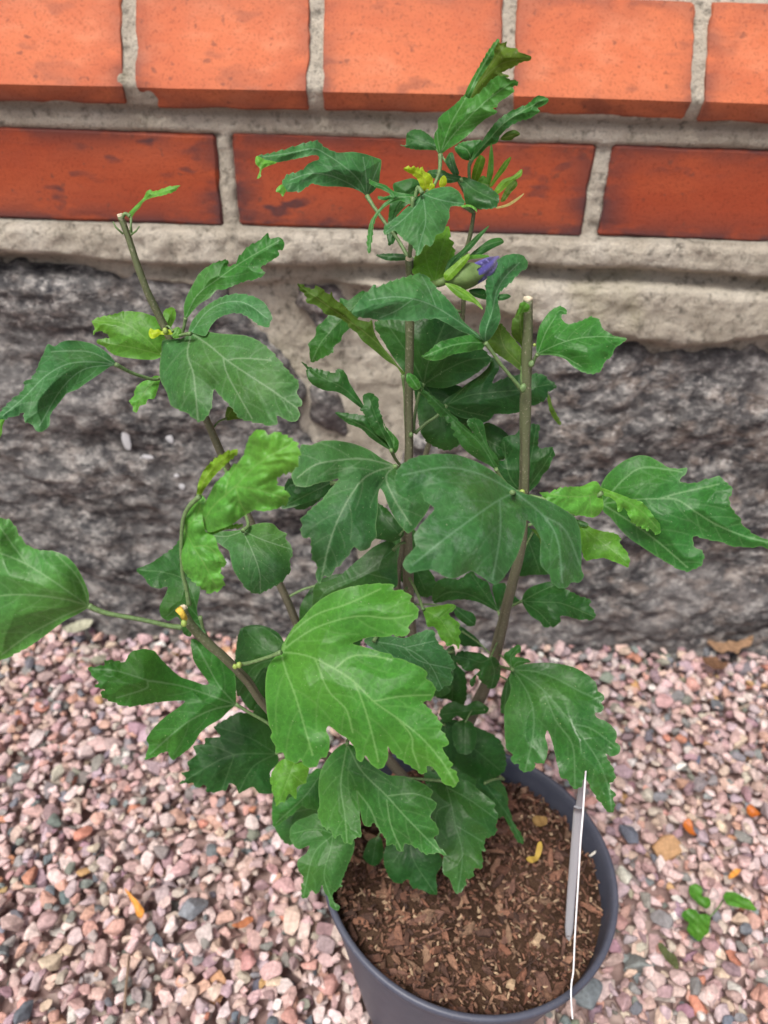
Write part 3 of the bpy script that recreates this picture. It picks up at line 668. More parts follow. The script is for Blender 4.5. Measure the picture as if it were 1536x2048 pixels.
dict(s='P', c='front', z=(262,228), tilt=0, bend=-8, pet=[(1024,985,0),(1038,986,12),(1048,988,56)], pz=(262,322), P=[
 ("788,967 793,983 806,996 827,994 843,985 848,1000 868,1017 852,1037 835,1058 827,1075 831,1092 810,1117 806,1133 820,1146 839,1142 865,1140 891,1154 907,1157 927,1149 943,1142 960,1152 976,1162 989,1170 1002,1162 1015,1145 1024,1130 1034,1112 1045,1080 1052,1050 1054,1040 1067,1052 1081,1077 1080,1100 1081,1130 1098,1149 1103,1165 1119,1176 1135,1175 1142,1165 1158,1165 1168,1152 1163,1140 1163,1100 1160,1060 1150,1035 1137,1025 1104,1005 1070,993 1040,984 1020,970 990,945 950,922 910,909 870,908 830,914 805,928 792,945",
  ["1030,984 990,1005 940,1040 880,1085 825,1130","1030,984 960,948 890,935 805,950","1000,1000 1000,1070 985,1160","1030,984 1085,1030 1115,1080 1125,1165","1085,1030 1130,1060 1160,1130"],{})]),
dict(s='P', c='pale', z=(300,275), tilt=-10, bend=-8, pet=[(790,932,0),(803,940,6),(814,960,30)], pz=(300,340), P=[
 ("787,929 764,917 739,900 706,887 672,881 643,882 622,890 602,890 594,925 583,950 591,971 614,974 635,967 660,962 677,958 656,983 643,1000 622,1017 606,1033 600,1042 605,1050 600,1063 606,1075 620,1077 622,1096 624,1120 634,1129 631,1154 640,1167 648,1152 660,1154 672,1135 680,1132 690,1118 697,1112 708,1094 720,1102 739,1096 744,1083 753,1075 752,1050 756,1020 756,992 760,977 768,987 777,1012 793,1042 806,1058 818,1067 835,1050 860,1010 850,980 820,950",
  ["790,932 747,945 718,967 685,1020 660,1083 643,1155","787,931 730,918 680,920 630,930 595,955","790,932 772,955 790,1000 822,1050"],{})]),
dict(s='E', c='dark', z=(352,355), tilt=0, bend=0, P=[("465,1220 510,1240 560,1300 595,1365 540,1402 500,1392 458,1380",["575,1370 480,1260"],{})]),
dict(s='E', c='dark', z=(340,338), tilt=0, bend=0, P=[("5,1240 25,1180 45,1130 120,1120 220,1100 260,1115 220,1180 150,1205 100,1222 50,1237",["240,1120 120,1180 20,1230"],{})]),
# left stem
dict(s='D', c='pale', z=(305,280), tilt=8, bend=-8, pet=[(915,258,0),(880,262,0),(840,272,3),(820,262,8)], pz=(305,316), P=[
 ("780,290 820,285 870,280 900,265 930,250 975,268 990,248 1040,255 1100,260 1170,265 1230,285 1280,320 1330,370 1370,420 1402,455 1435,490 1432,520 1425,545 1450,580 1446,605 1430,612 1440,645 1430,672 1400,682 1360,665 1328,652 1332,690 1290,700 1250,690 1200,680 1150,665 1130,640 1100,600 1050,550 1030,525 1020,560 1017,610 990,660 955,682 930,665 890,635 850,620 820,600 800,540 770,480 765,420 775,340",
  ["918,256 1000,310 1090,385 1200,460 1300,525 1435,620","916,258 900,360 930,460 950,670","1070,370 1090,450 1150,560 1210,665","1090,385 1160,375 1300,385"],{}),
 ("905,248 920,200 960,150 1010,110 1080,75 1150,65 1220,80 1270,110 1300,160 1308,185 1298,200 1290,227 1240,215 1200,185 1150,160 1090,165 1040,190 1010,225 985,268 930,255",["920,250 990,155 1080,108 1180,112 1285,185"],dict(dz=3,c='blue'))]),
dict(s='A', c='mid', z=(312,300), tilt=0, bend=4, pet=[(742,1272,0),(738,1300,1),(728,1335,3)], pz=(312,316), P=[
 ("742,1275 735,1230 745,1190 770,1140 800,1090 850,1055 910,1038 915,1065 940,1055 960,1020 1000,980 1040,960 1070,932 1082,955 1115,948 1138,970 1130,1000 1112,1002 1118,1020 1090,1040 1042,1072 1062,1090 1030,1115 980,1125 930,1145 890,1160 870,1158 840,1190 800,1215 775,1240",["742,1270 790,1180 880,1110 980,1040 1120,960"],{})]),
dict(s='D', c='light', z=(325,320), tilt=0, bend=0, pet=[(778,358,0),(790,330,0),(806,290,0)], pz=(325,318), P=[
 ("778,365 740,382 660,380 590,370 540,355 500,320 463,300 470,285 525,276 500,252 470,245 448,265 452,230 443,195 470,180 540,165 600,150 680,155 740,175 780,185 785,150 820,130 845,150 840,190 820,230 805,280 795,330",
  ["778,360 700,280 600,210 470,195","778,360 640,325 480,298","785,345 810,240 825,140"],{})]),
dict(s='D', c='blue', z=(300,262), tilt=10, bend=-6, pet=[(555,405,0),(620,440,0),(680,462,0),(760,475,5),(830,410,12)], pz=(300,325), P=[
 ("555,402 530,365 490,330 440,305 380,292 320,290 290,300 260,318 228,308 210,350 190,390 175,430 150,470 118,488 110,530 70,560 40,590 10,620 -15,665 0,682 20,670 70,655 115,637 112,660 125,685 150,692 180,728 215,722 240,690 240,650 260,620 300,570 320,545 370,525 420,490 480,450 530,415",
  ["555,405 450,393 330,402 220,460 120,560 15,650","555,405 440,348 330,340 245,345","555,405 400,430 290,530 190,700"],{}),
 ("-15,665 0,670 22,672 12,700 8,740 -12,765",["0,672 0,750"],dict(c='young',dz=3))]),
dict(s='D', c='yellow', z=(310,308), tilt=0, bend=0, P=[
 ("715,245 722,232 740,240 760,236 775,246 800,240 832,236 835,258 800,264 770,262 755,272 735,282 722,278 714,262",["830,248 770,252 720,258"],{}),
 ("835,235 855,225 870,240 865,275 830,278",["840,270 860,235"],dict(c='light'))]),
dict(s='D', c='young', z=(318,312), tilt=0, bend=0, P=[
 ("768,465 742,460 720,475 680,490 650,520 640,560 620,580 635,605 640,630 655,637 672,605 700,595 710,572 740,570 752,540 762,510",["765,470 700,530 650,625"],{})]),
dict(s='D', c='under', z=(345,345), tilt=0, bend=0, P=[("1092,608 1120,620 1170,662 1130,668 1083,670",["1085,665 1110,625"],{})]),
dict(s='D', c='young', z=(246,226), tilt=0, bend=0, rough=1, pet=[(958,1038,0),(905,1092,0),(878,1160,0),(870,1280,3),(876,1400,10),(892,1470,16),(908,1560,20)], pz=(246,268), P=[
 ("1165,850 1180,800 1200,750 1235,718 1270,722 1285,742 1330,728 1370,745 1425,780 1440,830 1430,880 1420,905 1380,930 1340,945 1330,975 1375,1010 1390,1050 1370,1080 1320,1100 1260,1110 1220,1105 1160,1140 1120,1170 1060,1195 1000,1210 972,1170 970,1120 990,1060 1010,1020 1030,980 1080,930 1130,880",
  ["970,1180 1020,1090 1130,990 1240,880 1390,790","1130,990 1250,1010 1370,1050","1080,1040 1100,950 1160,860","1130,990 1150,1060 1180,1120"],{}),
 ("878,1180 900,1090 940,1045 965,1030 988,1060 972,1130 990,1210 1030,1230 1050,1290 1088,1360 1060,1390 1072,1430 1076,1470 1050,1490 1010,1505 980,1490 940,1460 900,1420 880,1390 870,1330 875,1280 868,1220",
  ["885,1200 930,1280 990,1380 1040,1480","885,1200 950,1120 965,1040","930,1280 1000,1280 1070,1350"],dict(dz=3,gloss=1)),
 ("945,1042 950,980 980,910 1040,850 1110,815 1145,818 1130,845 1080,890 1030,940 985,1000 965,1032",["955,1035 1000,930 1140,820"],dict(c='yellowu',dz=8)),
 ("990,1212 1090,1175 1168,1172 1160,1190 1080,1200 1020,1222",["1000,1212 1160,1180"],dict(c='light',dz=10))]),
dict(s='D', c='pale', z=(300,296), tilt=0, bend=-5, pet=[(1165,1205,0),(1190,1160,8),(1120,1000,20),(1060,860,28)], pz=(300,338), P=[
 ("985,1215 1040,1205 1100,1205 1160,1198 1200,1180 1260,1165 1310,1170 1340,1200 1377,1218 1370,1240 1395,1270 1405,1320 1390,1350 1397,1390 1370,1430 1350,1452 1300,1480 1240,1507 1190,1490 1150,1440 1120,1390 1105,1330 1098,1300 1070,1280 1030,1250",
  ["1165,1205 1210,1300 1245,1400 1250,1500","1165,1205 1090,1230 1010,1225","1165,1205 1270,1250 1390,1290"],{})]),
dict(s='G', c='dark', z=(330,335), tilt=0, bend=0, pet=[(960,560,0),(985,640,0),(1060,760,10),(1200,900,20)], pz=(330,360), P=[
 ("885,180 830,230 780,265 720,305 655,335 690,370 720,412 760,425 805,420 780,480 765,520 775,560 810,580 850,560 870,590 880,640 915,655 935,610 985,640 975,600 957,580 945,520 960,430 930,300",
  ["960,570 900,400 800,350 670,335","960,570 880,500 800,560","960,570 920,590 905,645"],{})]),
dict(s='G', c='light2', z=(255,246), tilt=-6, bend=-3, pet=[(425,508,0),(500,540,0),(600,560,0),(700,578,0),(800,602,0),(875,612,0)], pz=(255,268), pr=1.0, P=[
 ("425,508 426,450 400,380 360,310 310,265 250,243 190,240 130,215 95,170 70,120 45,95 0,88 -50,95 -100,180 -120,350 -110,550 -60,700 0,768 60,745 130,710 190,670 250,625 310,580 370,550 415,522",
  ["425,508 350,455 250,385 130,310 20,262 -70,235","425,508 330,480 200,460 60,455 -90,470","425,508 400,420 350,340 270,262","425,508 300,560 150,640 10,740","130,310 50,200 0,130"],{})]),
dict(s='G', c='mid', z=(345,318), tilt=0, bend=0, pet=[(1130,980,0),(1200,1022,0),(1290,1075,3),(1340,1130,6)], pz=(345,356), P=[
 ("1130,982 1100,1010 1060,1050 1000,1085 960,1120 930,1170 900,1200 860,1230 825,1247 803,1208 770,1218 735,1237 695,1240 715,1180 703,1150 725,1110 760,1070 800,1035 850,1000 887,965 820,965 750,972 680,985 600,990 540,970 490,945 482,925 502,910 455,898 470,875 450,850 422,808 470,797 500,790 505,768 560,772 600,777 615,745 640,725 690,715 740,725 770,760 830,820 870,850 930,870 980,887 1003,880 960,820 930,770 920,720 918,668 960,680 1020,700 1070,730 1110,790 1130,850 1133,920",
  ["1130,982 1000,935 860,890 720,868 560,820 440,812","1130,982 1010,1010 880,1080 720,1220","1130,980 1050,890 1000,800 940,690","860,890 720,868 700,905 560,950"],{})]),
dict(s='G', c='dark', z=(375,380), tilt=0, bend=0, P=[
 ("1165,620 1200,610 1260,610 1310,640 1355,680 1380,740 1340,790 1260,810 1220,870 1180,920 1140,942 1128,850 1120,790 1150,740 1175,690",["1340,760 1250,700 1190,640","1340,760 1220,800 1150,920"],{})]),
# the large front leaf
dict(s='H', c='main', z=(272,256), tilt=14, bend=-14, pet=[(190,628,0),(120,655,0),(0,692,0),(-72,705,2)], pz=(272,284), P=[
 ("190,628 195,590 230,530 270,470 320,420 380,350 440,300 510,260 600,230 700,212 800,205 860,208 885,220 882,245 930,245 970,265 993,288 985,318 1020,340 1037,380 1025,420 990,450 972,470 986,495 960,525 920,530 895,535 880,518 860,530 800,535 760,532 700,545 650,565 630,575 680,590 740,605 800,625 870,642 880,660 930,668 980,690 1040,715 1085,745 1090,765 1080,785 1120,815 1140,870 1110,920 1062,940 1100,970 1150,1030 1185,1082 1172,1105 1205,1140 1222,1190 1188,1212 1210,1270 1247,1315 1235,1335 1265,1360 1280,1420 1255,1455 1200,1440 1160,1390 1140,1350 1100,1330 1085,1328 1083,1365 1060,1380 1000,1340 940,1300 870,1245 850,1208 848,1270 822,1335 780,1342 740,1310 710,1262 700,1280 685,1302 655,1285 648,1240 640,1210 600,1160 550,1130 485,1080 468,1110 488,1150 487,1220 470,1270 435,1280 410,1325 370,1340 330,1320 310,1285 290,1308 250,1300 215,1280 200,1243 160,1248 155,1205 125,1150 135,1120 118,1080 105,1010 95,900 95,800 110,720 140,670",
  ["190,628 300,638 400,668 520,730 640,810 760,930 900,1030 1050,1150 1180,1300 1260,1430","190,628 270,560 400,480 560,425 700,405 860,420 1000,400","190,628 250,520 400,400 600,330 800,240","190,628 220,740 280,900 330,1070 385,1260","520,730 620,655 740,650 870,672","400,668 480,860 590,980 630,1120","640,810 690,930 740,1090 790,1300","900,1030 990,1140 1000,1230 1040,1340","760,930 920,900 1110,890"],{})]),
dict(s='I', c='dark2', z=(345,318), tilt=10, bend=-8, pet=[(692,735,0),(650,725,0),(600,708,4),(560,690,10)], pz=(345,398), P=[
 ("690,732 740,705 820,695 900,692 980,700 1050,715 1110,740 1150,765 1180,790 1210,830 1212,860 1250,890 1254,920 1238,940 1253,965 1235,997 1198,1000 1210,1030 1250,1045 1290,1070 1325,1110 1333,1150 1322,1180 1352,1200 1350,1240 1320,1265 1280,1264 1262,1252 1280,1290 1310,1340 1324,1400 1310,1428 1285,1430 1300,1470 1325,1500 1312,1530 1320,1579 1298,1615 1256,1592 1250,1570 1223,1545 1186,1490 1160,1440 1134,1401 1118,1450 1085,1470 1050,1450 1025,1408 990,1402 975,1350 960,1290 945,1220 930,1160 905,1108 893,1150 907,1200 905,1260 880,1310 845,1312 825,1305 830,1340 780,1364 740,1355 725,1315 692,1312 680,1280 692,1260 655,1220 645,1150 640,1060 645,960 670,900 680,850 670,790",
  ["692,735 790,790 880,860 970,960 1060,1070 1150,1190 1230,1320 1285,1480 1300,1600","692,735 780,870 820,1000 815,1150 770,1355","692,735 850,750 980,800 1110,870 1245,930","880,860 960,1050 1060,1200 1075,1455","1060,1070 1180,1100 1340,1220"],{})]),
dict(s='I', c='mid', z=(385,385), tilt=0, bend=0, P=[("638,640 680,610 720,583 742,590 740,625 715,640 708,655 760,662 805,685 760,700 710,730 692,735 660,690 640,665",["690,730 680,660 735,595","690,730 720,690 790,685"],{})]),
dict(s='I', c='dark', z=(372,365), tilt=0, bend=0, rough=1, P=[
 ("335,665 345,640 370,620 430,625 500,635 540,660 565,655 590,665 617,710 614,780 600,820 575,852 545,850 525,830 490,800 470,770 458,830 428,832 440,790 490,740 465,730 440,745 400,740 370,710 340,690",["555,665 500,690 430,670 350,655","555,665 580,750 560,845"],{})]),
dict(s='I', c='light', z=(352,345), tilt=0, bend=0, P=[
 ("140,365 180,350 230,345 310,330 342,345 325,375 300,395 340,430 370,455 362,480 375,505 362,530 372,560 360,607 340,580 320,583 292,593 270,560 250,550 230,500 205,470 170,472 155,420",["145,368 240,420 290,490 355,600","240,420 330,345"],{})]),
dict(s='I', c='dark', z=(378,380), tilt=0, bend=0, P=[("330,345 400,370 450,390 468,430 455,465 420,468 380,440 340,400",["340,360 450,450"],{})]),
dict(s='I', c='dark', z=(385,375), tilt=0, bend=0, P=[
 ("200,315 200,250 230,190 290,170 360,180 440,130 480,170 540,200 560,260 590,340 605,378 560,360 480,320 400,305 300,310 220,327",["605,375 520,265 440,150","600,370 430,275 300,260 210,310"],{}),
 ("570,220 640,205 690,270 740,320 680,330 620,345 605,375 580,300",["605,372 640,290 650,215"],dict(c='dark3',dz=6))]),
dict(s='I', c='dark2', z=(378,350), tilt=0, bend=0, pet=[(750,315,0),(715,330,0),(672,352,0)], pz=(378,385), P=[
 ("750,315 760,270 800,230 870,205 930,195 1000,230 1050,255 1110,285 1160,298 1172,318 1165,340 1182,360 1205,398 1195,415 1180,432 1130,425 1122,432 1070,420 1020,405 985,408 987,440 940,477 925,468 905,478 880,470 860,440 810,410 770,360",["750,315 880,320 1000,330 1195,412","750,315 850,380 930,468","750,315 850,260 950,215"],{})]),
dict(s='H', c='blue', z=(340,330), tilt=0, bend=-6, P=[
 ("700,560 800,520 950,540 1030,510 1120,490 1150,560 1190,600 1230,650 1263,720 1235,750 1248,785 1230,830 1195,835 1165,867 1130,850 1100,800 1000,720 850,660",["760,560 950,600 1100,700 1180,850","950,600 1130,560","950,600 1040,680 1240,730"],{})]),
dict(s='H', c='dark2', z=(355,360), tilt=0, bend=0, gloss=1, P=[
 ("380,420 385,300 400,215 480,190 560,150 640,80 700,30 760,-20 860,-60 900,-10 905,120 895,230 700,260 560,300 440,380",["880,0 700,140 480,240 400,360","700,140 870,180"],{})]),
dict(s='J', c='dark', z=(395,385), tilt=0, bend=-5, pet=[(510,255,0),(580,240,0),(700,220,10)], pz=(395,420), P=[
 ("45,402 75,375 58,348 95,338 83,300 125,262 113,222 165,210 170,183 240,175 212,130 270,90 330,60 400,70 470,100 500,170 515,250 520,300 480,350 500,440 430,447 400,418 372,427 330,447 320,420 290,398 270,430 230,440 178,442 170,408 130,422 108,400",
  ["510,258 310,262 180,320 55,398","510,258 380,180 230,130","510,258 400,320 330,440","310,262 250,430","310,262 200,220 120,225"],{})]),
dict(s='J', c='light', z=(365,360), tilt=0, bend=0, P=[("490,345 540,285 620,290 667,325 655,380 652,400 632,405 610,420 605,475 572,450 550,490 528,492 510,510 500,460 488,440 490,415 480,400",["600,295 570,370 520,500","580,350 640,400"],{})]),
dict(s='J', c='mid', z=(402,405), tilt=0, bend=0, P=[("495,510 560,480 600,450 640,400 700,330 740,340 740,520 660,522 630,510 600,540 560,570 520,600 495,607",["730,350 640,470 510,590"],{})]),
dict(s='J', c='main2', z=(345,322), tilt=8, bend=-10, pet=[(850,212,0),(870,150,10),(950,120,40)], pz=(345,400), P=[
 ("840,208 790,240 750,290 720,350 712,430 717,500 708,550 730,600 755,628 762,612 790,662 820,648 830,680 870,692 885,665 917,657 915,600 910,540 903,490 897,435 912,530 930,600 960,607 980,590 1000,620 1030,660 1045,702 1070,690 1090,722 1120,722 1130,688 1180,710 1230,742 1290,735 1332,748 1290,700 1268,660 1292,640 1275,590 1250,560 1282,500 1252,470 1262,440 1230,410 1180,385 1120,365 1050,360 1000,330 950,290 890,225",
  ["850,212 920,340 1040,460 1130,560 1300,735","850,212 820,400 840,560 850,688","1040,480 1060,600 1110,720","900,440 960,520 1010,640","1040,460 1170,450 1260,480"],{})]),
dict(s='K', c='dark2', z=(390,372), tilt=0, bend=-6, P=[
 ("620,165 700,145 760,190 810,230 843,262 835,280 855,310 845,370 850,390 828,412 793,430 790,470 796,482 778,490 782,560 762,572 740,568 735,610 702,622 700,650 660,693 635,655 622,620 590,590 590,520 600,500 560,450 550,400 530,300 500,230 510,170 560,140",
  ["600,150 630,260 650,360 680,470 680,560 662,680","610,180 720,240 845,330","630,260 560,300 560,430","650,360 780,440"],{})]),
dict(s='K', c='dark3', z=(425,428), tilt=0, bend=0, P=[("760,130 830,180 880,220 910,290 930,350 970,410 977,447 950,442 910,370 880,320 850,330 820,250 750,200",["790,160 900,310 965,435"],{})]),
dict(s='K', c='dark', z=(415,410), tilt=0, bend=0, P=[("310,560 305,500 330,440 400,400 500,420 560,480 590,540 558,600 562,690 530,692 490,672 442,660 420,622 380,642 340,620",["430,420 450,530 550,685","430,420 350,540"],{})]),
dict(s='K', c='dark3', z=(428,430), tilt=0, bend=0, P=[("215,480 240,430 290,420 305,480 295,530 260,557 225,540 205,510",["270,430 250,545"],{})]),
dict(s='J', c='mid2', z=(385,375), tilt=0, bend=-6, P=[
 ("575,660 580,610 610,580 660,560 700,545 760,560 800,600 850,640 885,680 880,730 860,780 832,850 822,885 830,890 800,912 778,942 790,970 815,992 805,1012 770,992 760,950 740,920 730,890 715,920 700,932 680,910 672,930 650,952 635,952 630,890 642,860 610,800 620,760 650,740 668,700 620,717 595,700",
  ["790,600 770,720 740,850 800,1005","780,650 690,740 640,940","780,640 700,620 590,640"],{})]),
# deep interior leaves
dict(s='I', c='dark3', z=(408,410), tilt=0, bend=0, P=[("370,470 420,500 470,540 505,592 440,592 370,582 340,530",["380,500 490,585"],{})]),
dict(s='I', c='dark3', z=(415,420), tilt=0, bend=0, P=[("240,1015 268,960 330,930 400,955 470,925 545,970 530,1002 440,1017 400,1045 350,1020 290,1060",["520,985 400,990 260,1010"],{})]),
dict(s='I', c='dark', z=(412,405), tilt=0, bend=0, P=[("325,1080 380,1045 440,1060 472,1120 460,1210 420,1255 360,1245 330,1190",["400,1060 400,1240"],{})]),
dict(s='I', c='dark3', z=(402,405), tilt=0, bend=0, P=[("620,1000 622,900 645,820 680,770 710,870 680,960 645,1005",["660,800 640,990"],{})]),
dict(s='I', c='dark3', z=(420,425), tilt=0, bend=0, P=[("220,900 240,780 280,620 330,590 350,700 400,760 410,900 380,960 300,920",["330,620 320,920"],{})]),
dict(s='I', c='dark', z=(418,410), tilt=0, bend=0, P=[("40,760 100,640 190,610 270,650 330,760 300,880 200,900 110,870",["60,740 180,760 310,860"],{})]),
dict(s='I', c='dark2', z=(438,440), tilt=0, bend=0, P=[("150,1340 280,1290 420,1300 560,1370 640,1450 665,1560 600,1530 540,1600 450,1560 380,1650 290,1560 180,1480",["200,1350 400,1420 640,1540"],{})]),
dict(s='I', c='dark3', z=(430,432), tilt=0, bend=0, P=[("200,1090 290,1060 350,1130 360,1240 300,1320 200,1300 150,1200",["280,1080 250,1290"],{})]),
dict(s='J', c='dark3', z=(412,418), tilt=0, bend=0, P=[("420,0 500,-30 560,30 560,150 520,240 440,200 400,100",["500,0 480,210"],{})]),
dict(s='P', c='dark3', z=(392,398), tilt=0, bend=0, P=[("600,1215 640,1160 700,1150 730,1200 720,1290 660,1330 610,1290",["640,1170 680,1320"],{})]),
dict(s='P', c='dark3', z=(400,402), tilt=0, bend=0, P=[("775,1040 830,1060 850,1120 875,1175 850,1195 800,1160 780,1100",["800,1060 850,1180"],{})]),
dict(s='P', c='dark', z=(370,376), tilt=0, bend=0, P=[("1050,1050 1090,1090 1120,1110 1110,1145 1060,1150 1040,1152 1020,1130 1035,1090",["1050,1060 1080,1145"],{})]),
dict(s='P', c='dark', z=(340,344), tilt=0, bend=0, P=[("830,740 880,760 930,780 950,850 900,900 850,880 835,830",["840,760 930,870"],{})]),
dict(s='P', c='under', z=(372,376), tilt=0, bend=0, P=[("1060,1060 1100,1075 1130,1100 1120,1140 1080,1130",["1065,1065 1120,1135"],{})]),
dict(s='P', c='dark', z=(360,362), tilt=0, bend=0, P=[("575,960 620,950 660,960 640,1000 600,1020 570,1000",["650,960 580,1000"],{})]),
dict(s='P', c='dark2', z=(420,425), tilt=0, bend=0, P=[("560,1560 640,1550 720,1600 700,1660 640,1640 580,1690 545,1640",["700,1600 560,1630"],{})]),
dict(s='P', c='dark3', z=(432,436), tilt=0, bend=0, P=[("880,1440 940,1450 1000,1480 1010,1540 960,1560 900,1520",["890,1450 1000,1540"],{})]),
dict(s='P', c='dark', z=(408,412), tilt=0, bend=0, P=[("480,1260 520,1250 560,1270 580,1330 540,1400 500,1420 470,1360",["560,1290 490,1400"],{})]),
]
# narrow bracts: sheet C. (outline, vein, z0, z1, colour)
BUD_BRACTS = [
 ("980,1175 1000,1110 1060,1060 1130,990 1195,938 1190,952 1110,1050 1050,1100 1005,1160","985,1170 1060,1080 1190,942",268,280,'dark'),
 ("985,1200 978,1170 1020,1130 1070,1090 1102,1072 1095,1105 1050,1160 1010,1200","985,1198 1030,1150 1095,1080",264,262,'young2'),
 ("1105,1080 1150,1040 1200,1005 1250,997 1266,1020 1220,1045 1150,1082","1110,1078 1180,1035 1262,1010",280,284,'dark'),
 ("985,1215 1040,1225 1100,1260 1150,1310 1165,1342 1120,1310 1060,1290 1010,1250","985,1215 1080,1262 1160,1335",264,262,'young2'),
 ("1100,1248 1160,1240 1210,1270 1280,1266 1300,1280 1262,1298 1180,1295 1120,1277","1105,1258 1200,1282 1295,1280",272,276,'dark'),
 ("1015,1110 1060,1085 1130,1078 1190,1080 1196,1090 1130,1098 1060,1110","1020,1108 1190,1085",276,280,'light')]
TOP_BRACTS = [
 ("1112,722 1120,660 1150,600 1177,620 1162,680 1140,727","1125,720 1160,610",304,298,'young2'),
 ("1180,742 1192,640 1205,542 1216,600 1216,680 1197,747","1188,742 1206,550",302,296,'light'),
 ("1195,752 1230,690 1270,630 1302,610 1280,662 1240,712 1210,752","1200,750 1295,618",300,292,'young2'),
 ("1220,772 1260,720 1310,700 1352,668 1350,700 1300,732 1260,772 1235,787","1228,778 1350,680",298,294,'young2'),
 ("1250,822 1275,760 1312,710 1332,742 1300,782 1270,822","1258,818 1325,722",299,296,'under'),
 ("1225,852 1280,835 1330,805 1365,783 1340,812 1290,845 1235,858","1230,854 1362,786",300,298,'straw'),
 ("1140,730 1160,700 1180,705 1190,740 1175,765 1150,760","1150,755 1175,710",302,300,'light')]

# ================================================================ the shrub
def pts2(s, key):
    x0, y0, k = SHEET[key]
    v = np.array([[float(a) for a in q.split(',')[:2]] for q in s.split()])
    return v / k + np.array([x0, y0])
def patch_mesh(outl, veins, zfun, step, auto=True, seed=0, amp=1.0, rough=0.0):
    """outline and veins in sight-line coordinates; zfun gives each point its depth in metres"""
    out = closed_spline(outl, step * 1.1)
    keep = [0]
    for i in range(1, len(out)):
        if np.linalg.norm(out[i] - out[keep[-1]]) > step * .45: keep.append(i)
    out = out[keep]
    # fine serration on the outer margin
    rl, rh = out.min(0), out.max(0); dg = np.linalg.norm(rh - rl)
    if auto and dg > 60:
        T_ = np.roll(out, -1, 0) - np.roll(out, 1, 0); T_ /= np.linalg.norm(T_, axis=1)[:, None] + 1e-9
        al = np.r_[0, np.cumsum(np.linalg.norm(np.diff(out, axis=0), axis=1))]; rs = np.random.RandomState(seed + 5)
        wl = 11 + dg * .02; ph = al / wl + .35 * np.sin(al / wl * .9 + rs.uniform(0, 6)); saw = ph % 1.0
        base_d = np.linalg.norm(out - veins[0][0], axis=1); mask = np.clip((base_d / dg - .28) * 4, 0, 1) * (.35 + .65 * (np.sin(al / dg * 5 + rs.uniform(0, 6)) > -.3))
        area2 = np.sum(out[:, 0] * np.roll(out[:, 1], -1) - out[:, 1] * np.roll(out[:, 0], -1)); sg = 1 if area2 > 0 else -1
        nrm_ = np.stack([T_[:, 1], -T_[:, 0]], -1) * sg
        out = out + nrm_ * ((saw - .5) * min(3.6, 1.2 + dg * .008) * (1 + .8 * rough) * mask)[:, None]
    A = out; B = np.roll(out, -1, 0)
    lo, hi = out.min(0), out.max(0); diag = np.linalg.norm(hi - lo)
    prim = [spline(v, 8) if len(v) > 2 else spline(np.array([v[0], (v[0]+v[1])/2 + 1e-3, v[1]]), 8) for v in veins]
    def resample(c, st):
        d = np.r_[0, np.cumsum(np.linalg.norm(np.diff(c, axis=0), axis=1))]
        n = max(2, int(d[-1] / st) + 1); q = np.linspace(0, d[-1], n)
        return np.stack([np.interp(q, d, c[:, 0]), np.interp(q, d, c[:, 1])], -1)
    prim = [resample(c, step) for c in prim]
    r = random.Random(seed); sec = []
    if auto and diag > 70:
        allp = np.vstack(prim)
        sp = max(16, diag * .105)
        for pi, c in enumerate(prim):
            L = len(c) * step
            if L < 40: continue
            s = sp * (.6 + .5 * r.random()); side = 1
            while s < L * .94:
                i = min(len(c) - 2, int(s / step)); t = c[i+1] - c[i]; t = t / (np.linalg.norm(t) + 1e-9)
                nn = np.array([-t[1], t[0]]) * side
                ang = math.radians(r.uniform(42, 56)); d = t * math.cos(ang) + nn * math.sin(ang)
                p = c[i].copy(); line = [p.copy()]
                others = np.vstack([q for k, q in enumerate(prim) if k != pi]) if len(prim) > 1 else None
                maxl = diag * r.uniform(.16, .27) * (1 - .45 * s / L)
                ln = 0
                while ln < maxl:
                    d = d * .965 + t * .035; d /= np.linalg.norm(d); p = p + d * step; ln += step
                    if others is not None and np.min(((others - p)**2).sum(1)) < (step * 3.2)**2: break
                    line.append(p.copy())
                line = np.array(line)
                if len(line) > 3:
                    ok = inside(line, out); k = len(line) if ok[1:].all() else int(np.argmin(ok[1:])) + 1
                    if k > 4: sec.append(line[:k-1])
                side = -side; s += sp * r.uniform(.42, .72)
    # interior points
    gx = np.arange(lo[0], hi[0], step); gy = np.arange(lo[1], hi[1], step * .866)
    G = np.array([[x + (j % 2) * step * .5, y] for j, y in enumerate(gy) for x in gx])
    G = G + np.random.RandomState(seed).uniform(-.12, .12, G.shape) * step
    G = G[inside(G, out)]
    if len(G): G = G[seg_dist(G, A, B) > step * .55]
    VP = []; VW = []
    for L_, w in [(q, 1.0) for q in prim] + [(q, .5) for q in sec]:
        q = L_[inside(L_, out)] if len(L_) else L_
        if not len(q): continue
        q = q[seg_dist(q, A, B) > step * .5]
        if len(VP) and len(q):
            allv = np.vstack(VP); dd = np.array([((allv - p)**2).sum(1).min() for p in q]); q = q[dd > (step * .5)**2]
        if len(q): VP.append(q); VW.append(np.full(len(q), w))
    if VP:
        VPa = np.vstack(VP)
        if len(G):
            keepm = np.ones(len(G), bool)
            for i in range(0, len(VPa), 200):
                keepm &= (((G[:, None] - VPa[None, i:i+200])**2).sum(-1).min(1) > (step * .62)**2)
            G = G[keepm]
        P = np.vstack([out, VPa, G])
    else: P = np.vstack([out, G]) if len(G) else out
    nb = len(out)
    res = delaunay_2d_cdt([Vector(p) for p in P.tolist()], [], [list(range(nb))], 1, 1e-4)
    V2 = np.array([(v.x, v.y) for v in res[0]]); tris = np.array([f for f in res[2] if len(f) == 3], dtype=np.int32)
    if len(tris) == 0: return None
